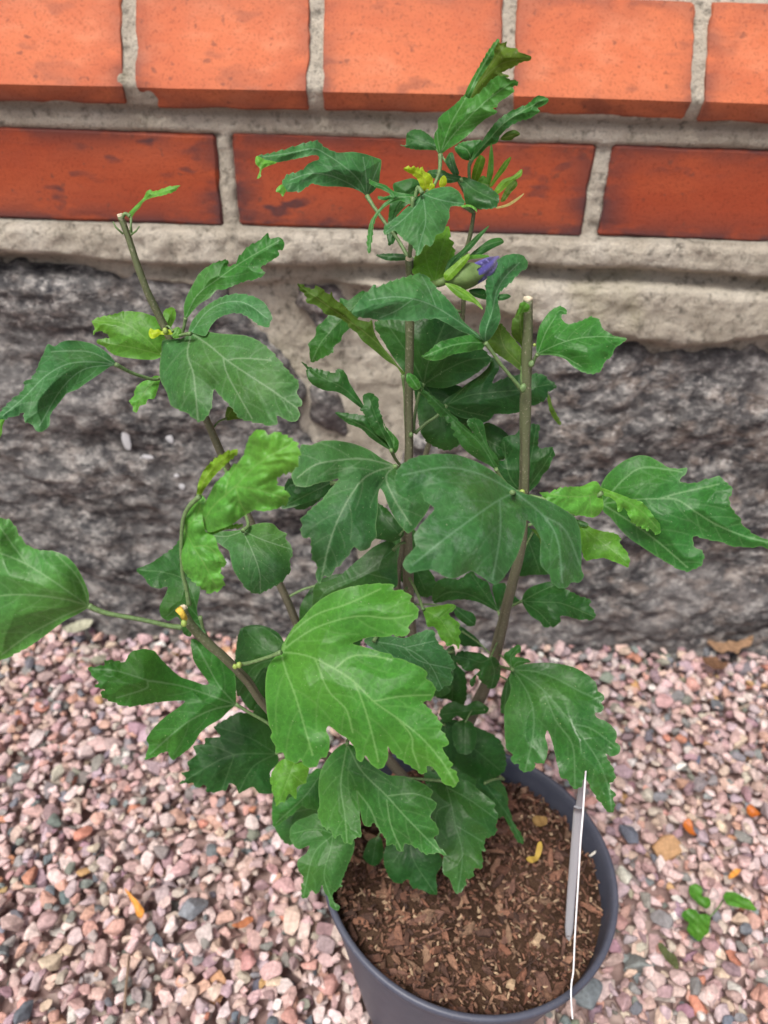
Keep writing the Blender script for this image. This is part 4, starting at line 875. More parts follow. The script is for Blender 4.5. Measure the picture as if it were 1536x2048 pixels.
    # vein field
    def segs(Ls):
        a = [q[:-1] for q in Ls if len(q) > 1]; b_ = [q[1:] for q in Ls if len(q) > 1]
        return (np.vstack(a), np.vstack(b_)) if a else (None, None)
    a, b_ = segs(prim); dp = seg_dist(V2, a, b_) if a is not None else np.full(len(V2), 99.)
    a, b_ = segs(sec); ds = seg_dist(V2, a, b_) if a is not None else np.full(len(V2), 99.)
    de = seg_dist(V2, A, B)
    vein = np.maximum(np.clip(1 - dp / (step * .8), 0, 1), .32 * np.clip(1 - ds / (step * .7), 0, 1))
    edge = np.clip(1 - de / (step * .8), 0, 1)
    z = zfun(V2)
    sc = min(1.2, diag / 330.)
    q = np.minimum(dp / 12., ds / 9.); puff = 1 - np.exp(-np.clip(q, 0, 6)**1.4)
    z = z - (.00012 + .0007 * rough) * puff * (.35 + sc) - .0022 * sc * (1 - np.exp(-(dp / (diag * .09)) ** 2)) + .0055 * sc * np.exp(-(de / (diag * .12)) ** 1.5)
    z = z + 0.0016 * sc * amp * wavy(V2, diag * .6, seed + 1) + 0.0006 * rough * amp * wavy(V2, 44, seed + 2) * (.3 + sc)
    ew = np.exp(-de / (diag * .07)); z = z + (.0012 * sc + .0010 * rough) * amp * ew * wavy(V2, diag * .22, seed + 3) + .0012 * sc * ew
    X = CP.copy(); R = np.array([[fwd[i] + 0 for i in range(3)]])
    u = (V2[:, 0] - 768) / F_PX; v = (1024 - V2[:, 1]) / F_PX
    D = np.array(fwd)[None] + u[:, None] * np.array(right)[None] + v[:, None] * np.array(up)[None]
    W = np.array(CP)[None] + D * z[:, None]
    # top side towards the sight line
    p0, p1, p2 = W[tris[:, 0]], W[tris[:, 1]], W[tris[:, 2]]
    nrm = np.cross(p1 - p0, p2 - p0); flip = (nrm * (p0 - np.array(CP)[None])).sum(1) > 0
    tris[flip] = tris[flip][:, ::-1]
    return W, tris, vein, edge

hib = empty('rose_of_sharon_shrub', (0.034, 0.29, 0.13))
tag(hib, 'leafy green young shrub with cut stems and a violet bud, growing in the dark pot', 'shrub')
HO = Vector(hib.location)

# stems: (points px, py, z mm), radii mm, ripeness
STEMS = [
 ('center', [(818,520,286),(819,600,296),(820,700,308),(818,800,321),(817,900,334),(815,1000,349),(816,1100,366),(822,1250,396),(845,1420,436),(872,1560,474),(882,1640,492)], [1.55,1.6,1.75,1.85,2.0,2.2,2.4,2.7,3.1,3.6,4.2]),
 ('right', [(1055,600,275),(1054,690,285),(1052,800,298),(1050,900,311),(1047,985,323),(1042,1090,340),(1024,1170,357),(1000,1270,385),(975,1360,412),(935,1450,440),(900,1560,472),(888,1640,490)], [1.7,2.0,2.15,2.1,2.25,2.3,2.45,2.8,3.3,3.6,4.0,4.4]),
 ('left', [(240,433,289),(258,480,293),(290,570,302),(330,655,314),(372,750,325),(430,880,341),(500,1040,362),(565,1180,388),(625,1310,418),(720,1450,448),(820,1570,476),(870,1640,491)], [1.25,1.3,1.45,1.6,1.65,1.75,1.9,2.1,2.4,2.8,3.4,4.0]),
 ('front', [(366,1217,268),(376,1243,270),(408,1278,276),(450,1316,284),(492,1360,296),(530,1412,312),(600,1475,345),(700,1540,395),(800,1600,450),(865,1645,487)], [1.3,1.75,1.65,1.7,1.7,1.8,2.1,2.7,3.3,4.0]),
 ('rear', [(947,425,308),(940,470,312),(930,520,318),(925,640,334),(900,760,348),(860,880,364),(830,990,376),(805,1100,388),(795,1200,404),(820,1380,440),(860,1540,476),(876,1640,494)], [.8,.9,.95,1.05,1.15,1.3,1.5,1.6,1.8,2.2,2.8,3.4]),
 ('low', [(1008,1560,440),(985,1540,446),(955,1500,458),(930,1560,476),(900,1640,490)], [.9,1.1,1.3,1.8,2.5]),
]
stem_samples = []
for nm, pts, rad in STEMS:
    W = [tuple(un(x, y, z / 1000)) for x, y, z in pts]
    A = np.array([(*w, r) for w, r in zip(W, rad)]); S = spline(A, 8)
    C3 = S[:, :3]; rr = S[:, 3] / 1000
    for k in range(len(rr)):                      # slight swellings at the nodes
        rr[k] *= 1 + .10 * max(0, math.sin(k * .16 + len(nm))) ** 12
    C3 = C3 + np.array([[.0002 * math.sin(k * .2 + 1), 0, 0] for k in range(len(C3))])
    V, Fc = tube(C3, rr, 16, True, .12, len(nm) * 3.1)
    me = mesh_np('stem', np.array(V) - np.array(HO), Fc)
    n = len(C3); seg = 16
    ripe = np.repeat(np.clip(np.linspace(.05, 1.25, n), 0, 1), seg)
    strk = np.tile(np.array([abs(math.sin(k * 2.1 + .4)) ** 5 for k in range(seg)]), n) * (.5 + .5 * np.sin(np.repeat(np.arange(n), seg) * .21 + np.tile(np.arange(seg), n)))
    fattr(me, 'ripe', ripe); fattr(me, 'streak', np.clip(strk, 0, 1))
    so = link('stem', me, hib, [STEM])
    stem_samples += [(Vector(p), r) for p, r in zip(C3, rr)]
    if nm in ('center', 'right', 'left', 'front'):
        d = (Vector(C3[0]) - Vector(C3[2])).normalized()
        V, Fc = tube([Vector(C3[0]) - d * .0003, Vector(C3[0]) + d * .0006, Vector(C3[0]) + d * .0011], [rr[0] * .96, rr[0] * 1.0, rr[0] * .8], 14, True, .5, 3)
        link('cut_end', mesh_np('cut_end', np.array(V) - np.array(HO), Fc, False), so, [CUT])
# small green nodes and cut petiole stubs on the stems
def blob(name, p, r, mat, par, stretch=(1, 1, 1), seed=0):
    bm = bmesh.new(); bmesh.ops.create_icosphere(bm, subdivisions=2, radius=r)
    for v in bm.verts:
        k = 1 + .22 * noise.noise(v.co / r * 1.3 + Vector((seed, 0, 0)))
        v.co = Vector((v.co.x * stretch[0] * k, v.co.y * stretch[1] * k, v.co.z * stretch[2] * k)) + Vector(p) - HO
    me = bpy.data.meshes.new(name); bm.to_mesh(me); bm.free()
    for q in me.polygons: q.use_smooth = True
    return link(name, me, par, [mat])
for (x, y, z, r, mt) in [(368,1247,265,1.15,BUDG),(478,1330,280,1.15,BUDG),(470,1333,281,1.0,BUDG),(1044,985,316,1.2,BUDG),(1049,992,317,.9,BUDG),
                     (331,662,309,1.2,BUDG),(1046,776,289,1.5,PET),(1063,728,286,1.2,PET),(1069,690,284,.6,BUDG),(822,870,326,1.1,PET)]:
    blob('leaf_bud', un(x, y, z / 1000), r / 1000, mt, hib, (1, 1, 1.25), x)
V, Fc = tube([un(372,1240,.269), un(365,1228,.2665), un(356,1217,.2655)], [.0012, .0011, .0013], 10, True, .3, 2)
link('petiole_stub', mesh_np('petiole_stub', np.array(V) - np.array(HO), Fc), hib, [BUDY])
# hair-thin stipules at the left tip
for pts in ([(246,468,290),(232,455,289),(226,443,288)], [(262,470,290),(272,462,289),(279,452,288)], [(262,466,290),(262,450,289),(262,434,289)]):
    V, Fc = tube([un(x, y, z/1000) for x, y, z in pts], [.0004 if pts[-1][0] != 262 else .0007, .0004, .0002 if pts[-1][0] != 262 else .0006], 6)
    link('stipule', mesh_np('stipule', np.array(V) - np.array(HO), Fc), hib, [PET])

# extra leaf at the left tip, seen side-on, measured on sheet A
LEAVES.append(dict(s='A', c='young', z=(289,280), tilt=0, bend=0, P=[
 ("518,872 515,852 530,835 550,815 575,790 585,768 600,758 612,765 640,758 668,748 700,742 720,744 712,752 695,768 670,776 655,782 630,786 605,792 585,800 570,812 560,830 540,850 525,872",["520,865 580,800 640,770 715,746"],{})]))

LN = {'young': 'bright yellow-green young leaf', 'yellow': 'tiny yellow unfolding leaf', 'under': 'leaf showing its olive underside',
      'front': 'large dusty leaf nearest the camera', 'main': 'largest light green leaf', 'light': 'light green leaf'}
for li, lf in enumerate(LEAVES):
    key = lf['s']; zb, zt = lf['z'][0] / 1000, lf['z'][1] / 1000
    first = lf['P'][0]; v0 = pts2(first[1][0], key); Bp, Tp = v0[0], v0[-1]
    L = np.linalg.norm(Tp - Bp) + 1e-6; ud = (Tp - Bp) / L; nd = np.array([-ud[1], ud[0]])
    def zf(P2, dz=0.0):
        s = ((P2 - Bp) @ ud) / L; t = ((P2 - Bp) @ nd) / L; sb = np.clip(s, -.3, 1.2)
        sc = min(1.0, L / 260.)
        return zb + (zt - zb) * s + lf.get('tilt', 0) / 1000 * t + lf.get('bend', 0) / 1000 * 4 * sb * (1 - sb) * .35 + .007 * sc * t * t + dz
    VV = []; FF = []; ve = []; ed = []; mi = []; mats = []; off = 0
    for pi, (o_, vs, opt) in enumerate(lf['P']):
        outl = pts2(o_, key); vv = [pts2(q, key) for q in vs]
        area = .5 * abs(np.dot(outl[:, 0], np.roll(outl[:, 1], -1)) - np.dot(outl[:, 1], np.roll(outl[:, 0], -1)))
        step = min(3.2, max(1.7, math.sqrt(area) / 70))
        cls = opt.get('c', lf['c'])
        dz = opt.get('dz', 0) / 1000
        r = patch_mesh(outl, vv, lambda q: zf(q, dz), step, True, li * 13 + pi, 1.0, 1.0 if lf.get('rough') else .0)
        if r is None: continue
        W, T, a, e = r
        VV.append(W); FF.append(T + off); ve.append(a); ed.append(e); off += len(W)
        mt = LM[cls]
        if mt not in mats: mats.append(mt)
        mi += [mats.index(mt)] * len(T)
    V = np.vstack(VV) - np.array(HO); Fc = np.vstack(FF)
    me = mesh_np('leaf', V, Fc, True, mi)
    fattr(me, 'vein', np.concatenate(ve)[:len(me.vertices)]); fattr(me, 'edge', np.concatenate(ed)[:len(me.vertices)])
    o = link('leaf', me, hib, mats)
    if lf['c'] in LN and (lf['c'] not in ('light',)): o['label'] = LN[lf['c']]
    # petiole
    pr = lf.get('pr', .85 if L > 90 else .55)
    if lf.get('pet'):
        x0, y0, k = SHEET[key]; pp = lf['pet']; n = len(pp); z0, z1 = lf['pz']
        d = [0]
        for i in range(1, n): d.append(d[-1] + math.hypot(pp[i][0] - pp[i-1][0], pp[i][1] - pp[i-1][1]))
        W = [tuple(un(p[0] / k + x0, p[1] / k + y0, (z0 + (z1 - z0) * d[i] / d[-1]) / 1000)) for i, p in enumerate(pp)]
    else:
        Bw = un(Bp[0], Bp[1], zb); c_ = [(p - Bw).length + (0 if p.z < Bw.z else .02) for p, _ in stem_samples]; i = int(np.argmin(c_)); q = stem_samples[i][0]
        if (q - Bw).length > .075 or (q - Bw).length < .0015: continue
        W = [tuple(Bw), tuple(Bw.lerp(q, .5) + Vector((0, 0, .0015))), tuple(q)]
    S = spline(np.array(W), 6)
    V, Fc = tube(S, [pr / 1000 * (.8 + .35 * abs(2 * k / len(S) - 1) ** 3) for k in range(len(S))], 8, True, .1, li)
    link('petiole', mesh_np('petiole', np.array(V) - np.array(HO), Fc), o, [PET])

def bract_objs(bracts, par):
    for bi, (o_, v_, z0, z1, cls) in enumerate(bracts):
        outl = pts2(o_, 'C'); vv = [pts2(v_, 'C')]; B0, T0 = vv[0][0], vv[0][-1]; L = np.linalg.norm(T0 - B0); ud = (T0 - B0) / L
        r = patch_mesh(outl, vv, lambda q: (0.012 if par is bud else 0) + z0/1000 + (z1 - z0)/1000 * ((q - B0) @ ud) / L, 1.8, False, 900 + bi, .5, .1)
        W, T, a, e = r
        me = mesh_np('bract', W - np.array(HO), T); fattr(me, 'vein', a[:len(me.vertices)]); fattr(me, 'edge', e[:len(me.vertices)])
        link('bract', me, par, [LM[cls]])
# violet bud: calyx, furled petals, bracts
PETAL, nt, b = new_mat('violet_petal')
pn = tex_noise(nt, 500, 3, .6, coords(nt)); sa = nt.nodes.new('ShaderNodeAttribute'); sa.attribute_name = 'fold'
pc = mix(nt, sa.outputs['Fac'], (.012, .010, .075), (.065, .058, .27))
pc = mix(nt, ramp(nt, pn.outputs[0], [(.55, 0), (.72, .5)]).outputs[0], pc, (.25, .24, .55))
nt.links.new(pc, b.inputs['Base Color']); b.inputs['Roughness'].default_value = .5; b.inputs['Sheen Weight'].default_value = .3
b0 = un(480 + 990/2.4, 60 + 1200/2.4, .281); b1 = un(480 + 1172/2.4, 60 + 1158/2.4, .283); b2 = un(480 + 1248/2.4, 60 + 1098/2.4, .290)
axd = (b1 - b0).normalized(); lenb = (b1 - b0).length
s1 = axd.cross(Vector((0, 0, 1))).normalized(); s2 = axd.cross(s1)
V = []; Fc = []; SEG = 40; RN = 18
for i in range(RN):
    t = i / (RN - 1)
    for k in range(SEG):
        a = 2 * math.pi * k / SEG; tt = t * (.74 + .24 * abs(math.cos(a * 2.5)) ** 1.5)
        r = .0049 * (math.sin(math.pi * min(1, tt * .78 + .12)) ** .7) * (1 + .035 * math.cos(a * 5)) * (1 if tt > .06 else tt / .06 * .6 + .4)
        V.append(b0 + axd * (lenb * .98 * tt) + s1 * (math.cos(a) * r) + s2 * (math.sin(a) * r) - HO)
for i in range(RN - 1):
    for k in range(SEG): Fc.append((i*SEG+k, i*SEG+(k+1) % SEG, (i+1)*SEG+(k+1) % SEG, (i+1)*SEG+k))
bud = link('flower_bud', mesh_np('flower_bud', [tuple(v) for v in V], Fc), hib, [CALYX]); bud['label'] = 'swollen flower bud with furled violet petals'
V = []; Fc = []; fo = []
p0 = b0.lerp(b1, .45); tip = b2
for i in range(26):
    t = i / 25; c0 = p0.lerp(b1, min(1, t * 1.6)).lerp(tip, max(0, t - .35) / .65)
    pass
    for k in range(SEG):
        a = 2 * math.pi * k / SEG; w = abs(math.sin(a * 2.5 + t * 5.5))
        r = .0042 * (1 - .74 * t ** 2.4) * (.86 + .2 * w) * (1 if t < .97 else .4)
        V.append(c0 + s1 * (math.cos(a) * r) + s2 * (math.sin(a) * r) - HO); fo.append(w ** 2)
for i in range(25):
    for k in range(SEG): Fc.append((i*SEG+k, i*SEG+(k+1) % SEG, (i+1)*SEG+(k+1) % SEG, (i+1)*SEG+k))
me = mesh_np('petals', [tuple(v) for v in V], Fc); fattr(me, 'fold', fo); link('petals', me, bud, [PETAL])
bract_objs(BUD_BRACTS, bud)
V, Fc = tube(spline(np.array([tuple(un(480+925/2.4, 60+1222/2.4, .283)), tuple(un(480+955/2.4, 60+1215/2.4, .281)), tuple(b0 + axd*.001)]), 5), [.0014]*5 + [.0016]*5 + [.0019], 10)
link('bud_stalk', mesh_np('bud_stalk', np.array(V) - np.array(HO), Fc), bud, [CALYX])
g0 = un(480 + 1150/2.4, 60 + 860/2.4, .307); g1 = un(480 + 1172/2.4, 60 + 735/2.4, .302)
V, Fc = tube(spline(np.array([tuple(g0), tuple(g0.lerp(g1, .5)), tuple(g1)]), 6), [.0011]*4 + [.0016]*5 + [.0026]*3 + [.0014], 12)
cl = link('bud_cluster', mesh_np('bud_cluster', np.array(V) - np.array(HO), Fc), hib, [CALYX]); cl['label'] = 'cluster of narrow green bracts around a closed bud'
bract_objs(TOP_BRACTS, cl)

# ================================================================ pot, soil, tag, litter
RC = Vector((.05695, .2452, CAM_H - .4231)); RR = .0883
nz_ = Vector((.061, .063, 1)).normalized(); nx_ = Vector((1, 0, -.061)).normalized(); ny_ = nz_.cross(nx_)
PM = Matrix(((nx_.x, ny_.x, nz_.x, RC.x), (nx_.y, ny_.y, nz_.y, RC.y), (nx_.z, ny_.z, nz_.z, RC.z), (0, 0, 0, 1)))
PH = .146
pm0 = PM @ Matrix.Translation((0, 0, -PH))
pot = empty('plant_pot', mat=pm0)
tag(pot, 'dark grey round plastic nursery pot with soil, standing on the gravel', 'plant pot')
POTM, nt, b = new_mat('dark_pot_plastic')
pn = tex_noise(nt, 90, 4, .6, coords(nt)); pn2 = tex_noise(nt, 700, 3, .6, coords(nt))
c = mix(nt, ramp(nt, pn.outputs[0], [(.35, 0), (.75, .6)]).outputs[0], (.062, .070, .100), (.090, .098, .130))
c = mix(nt, ramp(nt, pn2.outputs[0], [(.62, 0), (.75, .5)]).outputs[0], c, (.20, .19, .19))
nt.links.new(c, b.inputs['Base Color']); b.inputs['Roughness'].default_value = .48
bump(nt, b, pn2.outputs[0], .2, .0003)
def lathe(prof, seg=96, wob=0):
    V = []; Fc = []
    for r, z in prof:
        for k in range(seg):
            a = 2 * math.pi * k / seg; q = r * (1 + wob * math.sin(2 * a + .7) + wob * .5 * math.sin(3 * a))
            V.append((q * math.cos(a), q * math.sin(a), z))
    for i in range(len(prof) - 1):
        for k in range(seg): Fc.append((i*seg+k, i*seg+(k+1) % seg, (i+1)*seg+(k+1) % seg, (i+1)*seg+k))
    return V, Fc
rb = .054
V, Fc = lathe([(0, .004), (rb - .006, .004), (rb - .003, 0), (rb, .003), (rb + .002, .01), (RR - .006, PH - .022), (RR - .0045, PH - .016), (RR - .0028, PH - .006)], 96, .004)
link('pot_wall', mesh_np('pot_wall', V, Fc), pot, [POTM])
V, Fc = lathe([(RR - .0030, PH - .0075), (RR - .0012, PH - .0068), (RR - .0002, PH - .004), (RR, PH - .001), (RR - .0007, PH), (RR - .0024, PH), (RR - .0034, PH - .0008), (RR - .0045, PH - .006), (RR - .009, PH - .035)], 96, .004)
link('rim', mesh_np('rim', V, Fc), pot, [POTM])

# soil with bark
soil = empty('potting_soil', mat=PM @ Matrix.Translation((0, 0, -.016)))
tag(soil, 'brown bark mulch and soil filling the dark pot', 'soil')
m, nt, b = new_mat('potting_soil'); SOIL = m
vec = coords(nt); n1 = tex_noise(nt, 60, 5, .7, vec); n2 = tex_noise(nt, 700, 4, .7, vec)
c = ramp(nt, n1.outputs[0], [(.3, (.040,.022,.014)), (.55, (.10,.058,.037)), (.75, (.155,.098,.064))]).outputs[0]
c = mix(nt, ramp(nt, n2.outputs[0], [(.6, 0), (.75, .8)]).outputs[0], c, (.24, .16, .10))
nt.links.new(c, b.inputs['Base Color']); b.inputs['Roughness'].default_value = .95; b.inputs['Specular IOR Level'].default_value = .15
bump(nt, b, math_n(nt, 'ADD', n1.outputs[0], n2.outputs[0]), 1.0, .003)
RS = RR - .0062
V = [(0, 0, 0)]; Fc = []; rings, seg = 46, 120
def soil_z(x, y):
    return fbm(Vector((x * 45, y * 45, 2)), 4) * .0028 + fbm(Vector((x * 260, y * 260, 5)), 3) * .0012 + .003 * noise.noise(Vector((x * 18, y * 18, 9)))
for i in range(1, rings + 1):
    for k in range(seg):
        r = RS * i / rings; a = 2 * math.pi * k / seg; x, y = r * math.cos(a), r * math.sin(a)
        V.append((x, y, soil_z(x, y) - .003 * (i / rings) ** 6))
for k in range(seg): Fc.append((0, 1 + k, 1 + (k + 1) % seg))
for i in range(rings - 1):
    for k in range(seg): Fc.append((1+i*seg+k, 1+(i+1)*seg+k, 1+(i+1)*seg+(k+1) % seg, 1+i*seg+(k+1) % seg))
so_ = link('soil_surface', mesh_np('soil_surface', V, Fc), soil, [SOIL]); so_['kind'] = 'stuff'
BARK, nt, b = new_mat('bark_chip')
ca = nt.nodes.new('ShaderNodeAttribute'); ca.attribute_name = 'Col'; vec = coords(nt); n1 = tex_noise(nt, 420, 4, .7, vec)
c = mix(nt, 1.0, ca.outputs['Color'], ramp(nt, n1.outputs[0], [(.3, .5), (.7, 1.4)]).outputs[0], 'MULTIPLY')
nt.links.new(c, b.inputs['Base Color']); b.inputs['Roughness'].default_value = .85; bump(nt, b, n1.outputs[0], .8, .0015)
BPAL = [(.19,.085,.052), (.23,.11,.068), (.12,.056,.036), (.25,.135,.085), (.09,.046,.032), (.17,.088,.063), (.31,.19,.12)]
def chip_geo(r, L, wv, th):
    """an angular splinter: two offset outlines with torn ends"""
    n = r.randint(6, 9); a = np.sort(r.uniform(0, 6.28, n)); P = np.stack([np.cos(a) * L * .5, np.sin(a) * wv * .5], -1)
    sq = np.maximum(np.abs(np.cos(a)), np.abs(np.sin(a)))[:, None]; P = P / sq * r.uniform(.75, 1.0, (n, 1))
    top = np.c_[P * .86, th * .5 * r.uniform(.7, 1.2, n)]; bot = np.c_[P, -th * .5 * np.ones(n)]; mid = np.c_[P * 1.0, th * .1 * np.ones(n)]
    V = np.vstack([bot, mid, top, [[0, 0, th * .62]]]); V[:, 2] += .12 * th * np.sin(V[:, 0] / L * 5)
    T = []
    for k in range(n):
        k2 = (k + 1) % n
        for q in (0, n): T += [(q + k, q + k2, q + n + k2), (q + k, q + n + k2, q + n + k)]
        T.append((2 * n + k, 2 * n + k2, 3 * n))
    return V, np.array(T)
br = np.random.RandomState(5); chips = []
for i in range(3600):
    r = RS * .985 * math.sqrt(br.rand()); a = br.uniform(0, 6.28); x, y = r * math.cos(a), r * math.sin(a)
    big = i < 330
    if big: L, wv, th = br.uniform(.006, .0165), br.uniform(.003, .0065), br.uniform(.0012, .003)
    else: L, wv, th = br.uniform(.0015, .0055), br.uniform(.0008, .0024), br.uniform(.0005, .0013)
    if i % 11 == 0: L, wv, th = L * 1.7, .0013, .0009       # splinters
    # finer crumb on the right side of the pot
    if x > .035 and abs(y) < .06 and big and br.rand() < .6: continue
    V_, T_ = chip_geo(br, L, wv, th); a_ = br.uniform(0, 6.28); t1, t2 = br.normal(size=2) * (.28 if big else .5)
    Rz = np.array([[math.cos(a_), -math.sin(a_), 0], [math.sin(a_), math.cos(a_), 0], [0, 0, 1]])
    Rx = np.array([[1, 0, 0], [0, math.cos(t1), -math.sin(t1)], [0, math.sin(t1), math.cos(t1)]]); Ry = np.array([[math.cos(t2), 0, math.sin(t2)], [0, 1, 0], [-math.sin(t2), 0, math.cos(t2)]])
    W_ = V_ @ (Rz @ Rx @ Ry).T
    ext = np.hypot(W_[:, 0] + x, W_[:, 1] + y).max()
    if ext > RS: k_ = (RS - (ext - r)) / max(r, 1e-6); x, y = x * k_, y * k_
    col_ = np.array(BPAL[br.randint(len(BPAL))]) * br.uniform(.55, 1.15)
    if br.rand() < (.02 if big else .10): col_ = np.array((.42, .30, .19)) * br.uniform(.7, 1.2)
    chips.append((x, y, soil_z(x, y) + th * .4 + br.uniform(0, .0022 if big else .003), W_, T_, np.clip(col_, 0, .8), L))
chips.sort(key=lambda t: -t[6]); Vs = []; Ts = []; Cs = []; off = 0
for i, (x, y, z, W_, T_, col_, L) in enumerate(chips):
    if i < 290:
        me = mesh_np('bark_chip', W_, T_, False); cattr(me, 'Col', np.tile(np.r_[col_, 1], (len(W_), 1))); link('bark_chip', me, soil, [BARK], (x, y, z))
    else:
        Vs.append(W_ + np.array([x, y, z])); Ts.append(T_ + off); Cs.append(np.tile(np.r_[col_, 1], (len(W_), 1))); off += len(W_)
me = mesh_np('bark_crumbs', np.vstack(Vs), np.vstack(Ts), False); cattr(me, 'Col', np.vstack(Cs)[:len(me.vertices)])
tag(link('bark_crumbs', me, soil, [BARK]), kind='stuff')

# helper: a small leaf-like scrap lying where its sight line meets height h
def scrap(name, key, outl, veins, h, mat, par=None, lift=.002, seed=0, pm=None, curl=.003):
    o2 = closed_spline(pts2(outl, key), 2.2); keep = [0]
    for i in range(1, len(o2)):
        if np.linalg.norm(o2[i] - o2[keep[-1]]) > 1.2: keep.append(i)
    o2 = o2[keep]
    pt = [at_height(x, y, h) for x, y in o2]; P = np.array([(p.x, p.y) for p in pt]) * 1000
    st = .9; lo, hi = P.min(0), P.max(0)
    G = np.array([[x, y] for y in np.arange(lo[1], hi[1], st) for x in np.arange(lo[0], hi[0], st)])
    A, B = P, np.roll(P, -1, 0)
    G = G[inside(G, P)] if len(G) else G
    if len(G): G = G[seg_dist(G, A, B) > st * .5]
    Q = np.vstack([P, G]) if len(G) else P
    res = delaunay_2d_cdt([Vector(p) for p in Q.tolist()], [], [list(range(len(P)))], 1, 1e-4)
    V2 = np.array([(v.x, v.y) for v in res[0]]); T = np.array([f for f in res[2] if len(f) == 3], dtype=np.int32)
    c = V2.mean(0); d = np.linalg.norm(V2 - c, axis=1) / (np.linalg.norm(hi - lo) + 1e-6)
    de = seg_dist(V2, A, B)
    z = h + lift + curl * np.minimum(d * 2, 1) ** 2 * .5 + .0006 * wavy(V2, 7, seed) 
    ve = np.zeros(len(V2))
    if veins:
        vv = np.array([[at_height(x, y, h).x * 1000, at_height(x, y, h).y * 1000] for x, y in pts2(veins, key)]); dv = seg_dist(V2, vv[:-1], vv[1:]); ve = np.clip(1 - dv / .6, 0, 1); z = z + .0006 * np.exp(-dv / 1.2) * -1
    W = np.stack([V2[:, 0] / 1000, V2[:, 1] / 1000, z], -1); n_ = np.cross(W[T[0][1]] - W[T[0][0]], W[T[0][2]] - W[T[0][0]])
    if n_[2] < 0: T = T[:, ::-1]
    org = np.array([c[0] / 1000, c[1] / 1000, h]) if par is None else np.array(par.location)
    # thickness: copy below
    nV = len(W); Wd = W.copy(); Wd[:, 2] -= .0004; T = np.vstack([T, (T[:, ::-1] + nV)])
    me = mesh_np(name, np.vstack([W, Wd]) - org, T); fattr(me, 'vein', np.r_[ve, ve]); fattr(me, 'edge', np.zeros(2 * nV))
    return link(name, me, par, [mat], None if par else tuple(org))
GH = .008
sprig = empty('fallen_sprig', tuple(at_height(1405, 1830, GH)))
tag(sprig, 'bright green leafy seedling sprig lying on the gravel right of the pot', 'sprig')
scrap('leaf', 'L', "755,1315 785,1308 810,1318 822,1345 820,1370 850,1380 865,1400 862,1430 840,1440 810,1425 785,1400 765,1380 748,1345", "765,1320 800,1380 850,1430", GH, LM['light'], sprig, .006, 3)
scrap('leaf', 'L', "710,1470 740,1452 780,1455 800,1480 840,1478 860,1500 858,1540 850,1580 825,1600 805,1625 780,1620 755,1595 735,1560 745,1520 720,1505 705,1490", "730,1470 790,1510 800,1610", GH, LM['light'], sprig, .008, 4)
scrap('leaf', 'L', "935,1375 950,1352 990,1350 1030,1365 1065,1385 1090,1410 1115,1450 1080,1448 1030,1432 985,1425 950,1410", "940,1385 1020,1400 1105,1448", GH, LM['light'], sprig, .006, 5)
pp = [at_height(1100 + x / 2.739, 1300 + y / 2.739, GH) for x, y in ((855, 1490), (890, 1455), (915, 1425), (940, 1385))]
V, Fc = tube([p + Vector((0, 0, .004)) for p in pp], [.0006] * 4, 6); link('stalk', mesh_np('stalk', np.array(V) - np.array(sprig.location), Fc), sprig, [PET])
BRN = simple('dry_leaf_rust', (.42, .12, .02), .5, .4, 300, .35); OCH = simple('dry_petal_ochre', (.62, .27, .05), .6, .4, 300, .2)
STR = simple('dry_leaf_straw', (.26, .16, .095), .8, .2, 200, .35); DGN = simple('withered_leaf_green', (.07, .085, .03), .7, .3, 300, .4); YLW = simple('yellow_leaf_scrap', (.42, .29, .06), .6, .3, 200, .3)
def S(name, lab, cat, *a, **k): return tag(scrap(name, *a, **k), lab, cat, 'dry leaves and scraps lying on the gravel' if a[3] == GH or (len(a) > 3 and a[3] == GH) else 'scraps lying on the potting soil')
S('dry_petal', 'orange elongated dry petal on the gravel left of the pot', 'petal', 'M', "775,880 795,895 830,930 860,960 892,1010 880,1062 850,1045 830,985 800,930", "785,890 870,1040", GH, OCH, lift=.006)
S('fallen_leaf', 'small shiny rust-brown curled leaf beside a dark bluish stone', 'dead leaf', 'L', "722,965 745,958 765,975 775,1010 785,1050 760,1040 735,1015 718,990", "730,965 780,1045", GH, BRN, lift=.006, curl=.008)
S('fallen_leaf', 'rust-brown leaf scrap at the right edge on the gravel', 'dead leaf', 'L', "1062,890 1085,880 1110,895 1135,930 1100,940 1068,935", "1070,890 1125,930", GH, BRN, lift=.006, curl=.008)
S('leaf_scrap', 'pale orange torn leaf scrap above the green sprig', 'leaf scrap', 'L', "960,1270 985,1235 1005,1222 1032,1228 1020,1250 990,1270 970,1282", None, GH, OCH, lift=.006)
S('withered_leaf', 'dark green narrow withered leaf lying right of the pot rim', 'dead leaf', 'L', "580,1632 600,1630 640,1670 675,1700 692,1770 670,1765 630,1720 590,1670", "585,1635 685,1765", GH, DGN, lift=.006)
S('dry_leaf', 'tan crumpled dry leaf at the foot of the granite on the right', 'dead leaf', 'P', "1408,1300 1425,1290 1445,1296 1462,1286 1480,1292 1498,1290 1494,1306 1478,1308 1470,1320 1450,1312 1438,1322 1422,1312", "1410,1300 1495,1300", GH, STR, lift=.008, curl=.012)
S('dry_leaf', 'small grey-brown dry leaf below the tan one near the granite', 'dead leaf', 'P', "1400,1328 1425,1324 1440,1334 1452,1340 1440,1350 1420,1345 1408,1340", None, GH, simple('dry_leaf_dark', (.13, .07, .04), .8, .2, 200, .4), lift=.006, curl=.01)
S('dry_leaf', 'pale greenish-grey dry leaf by the granite on the left', 'dead leaf', 'G', "310,655 350,625 410,605 455,615 440,640 390,660 340,668", None, GH, simple('dry_leaf_grey', (.36, .36, .27), .8, .2, 200, .3), lift=.008, curl=.01)
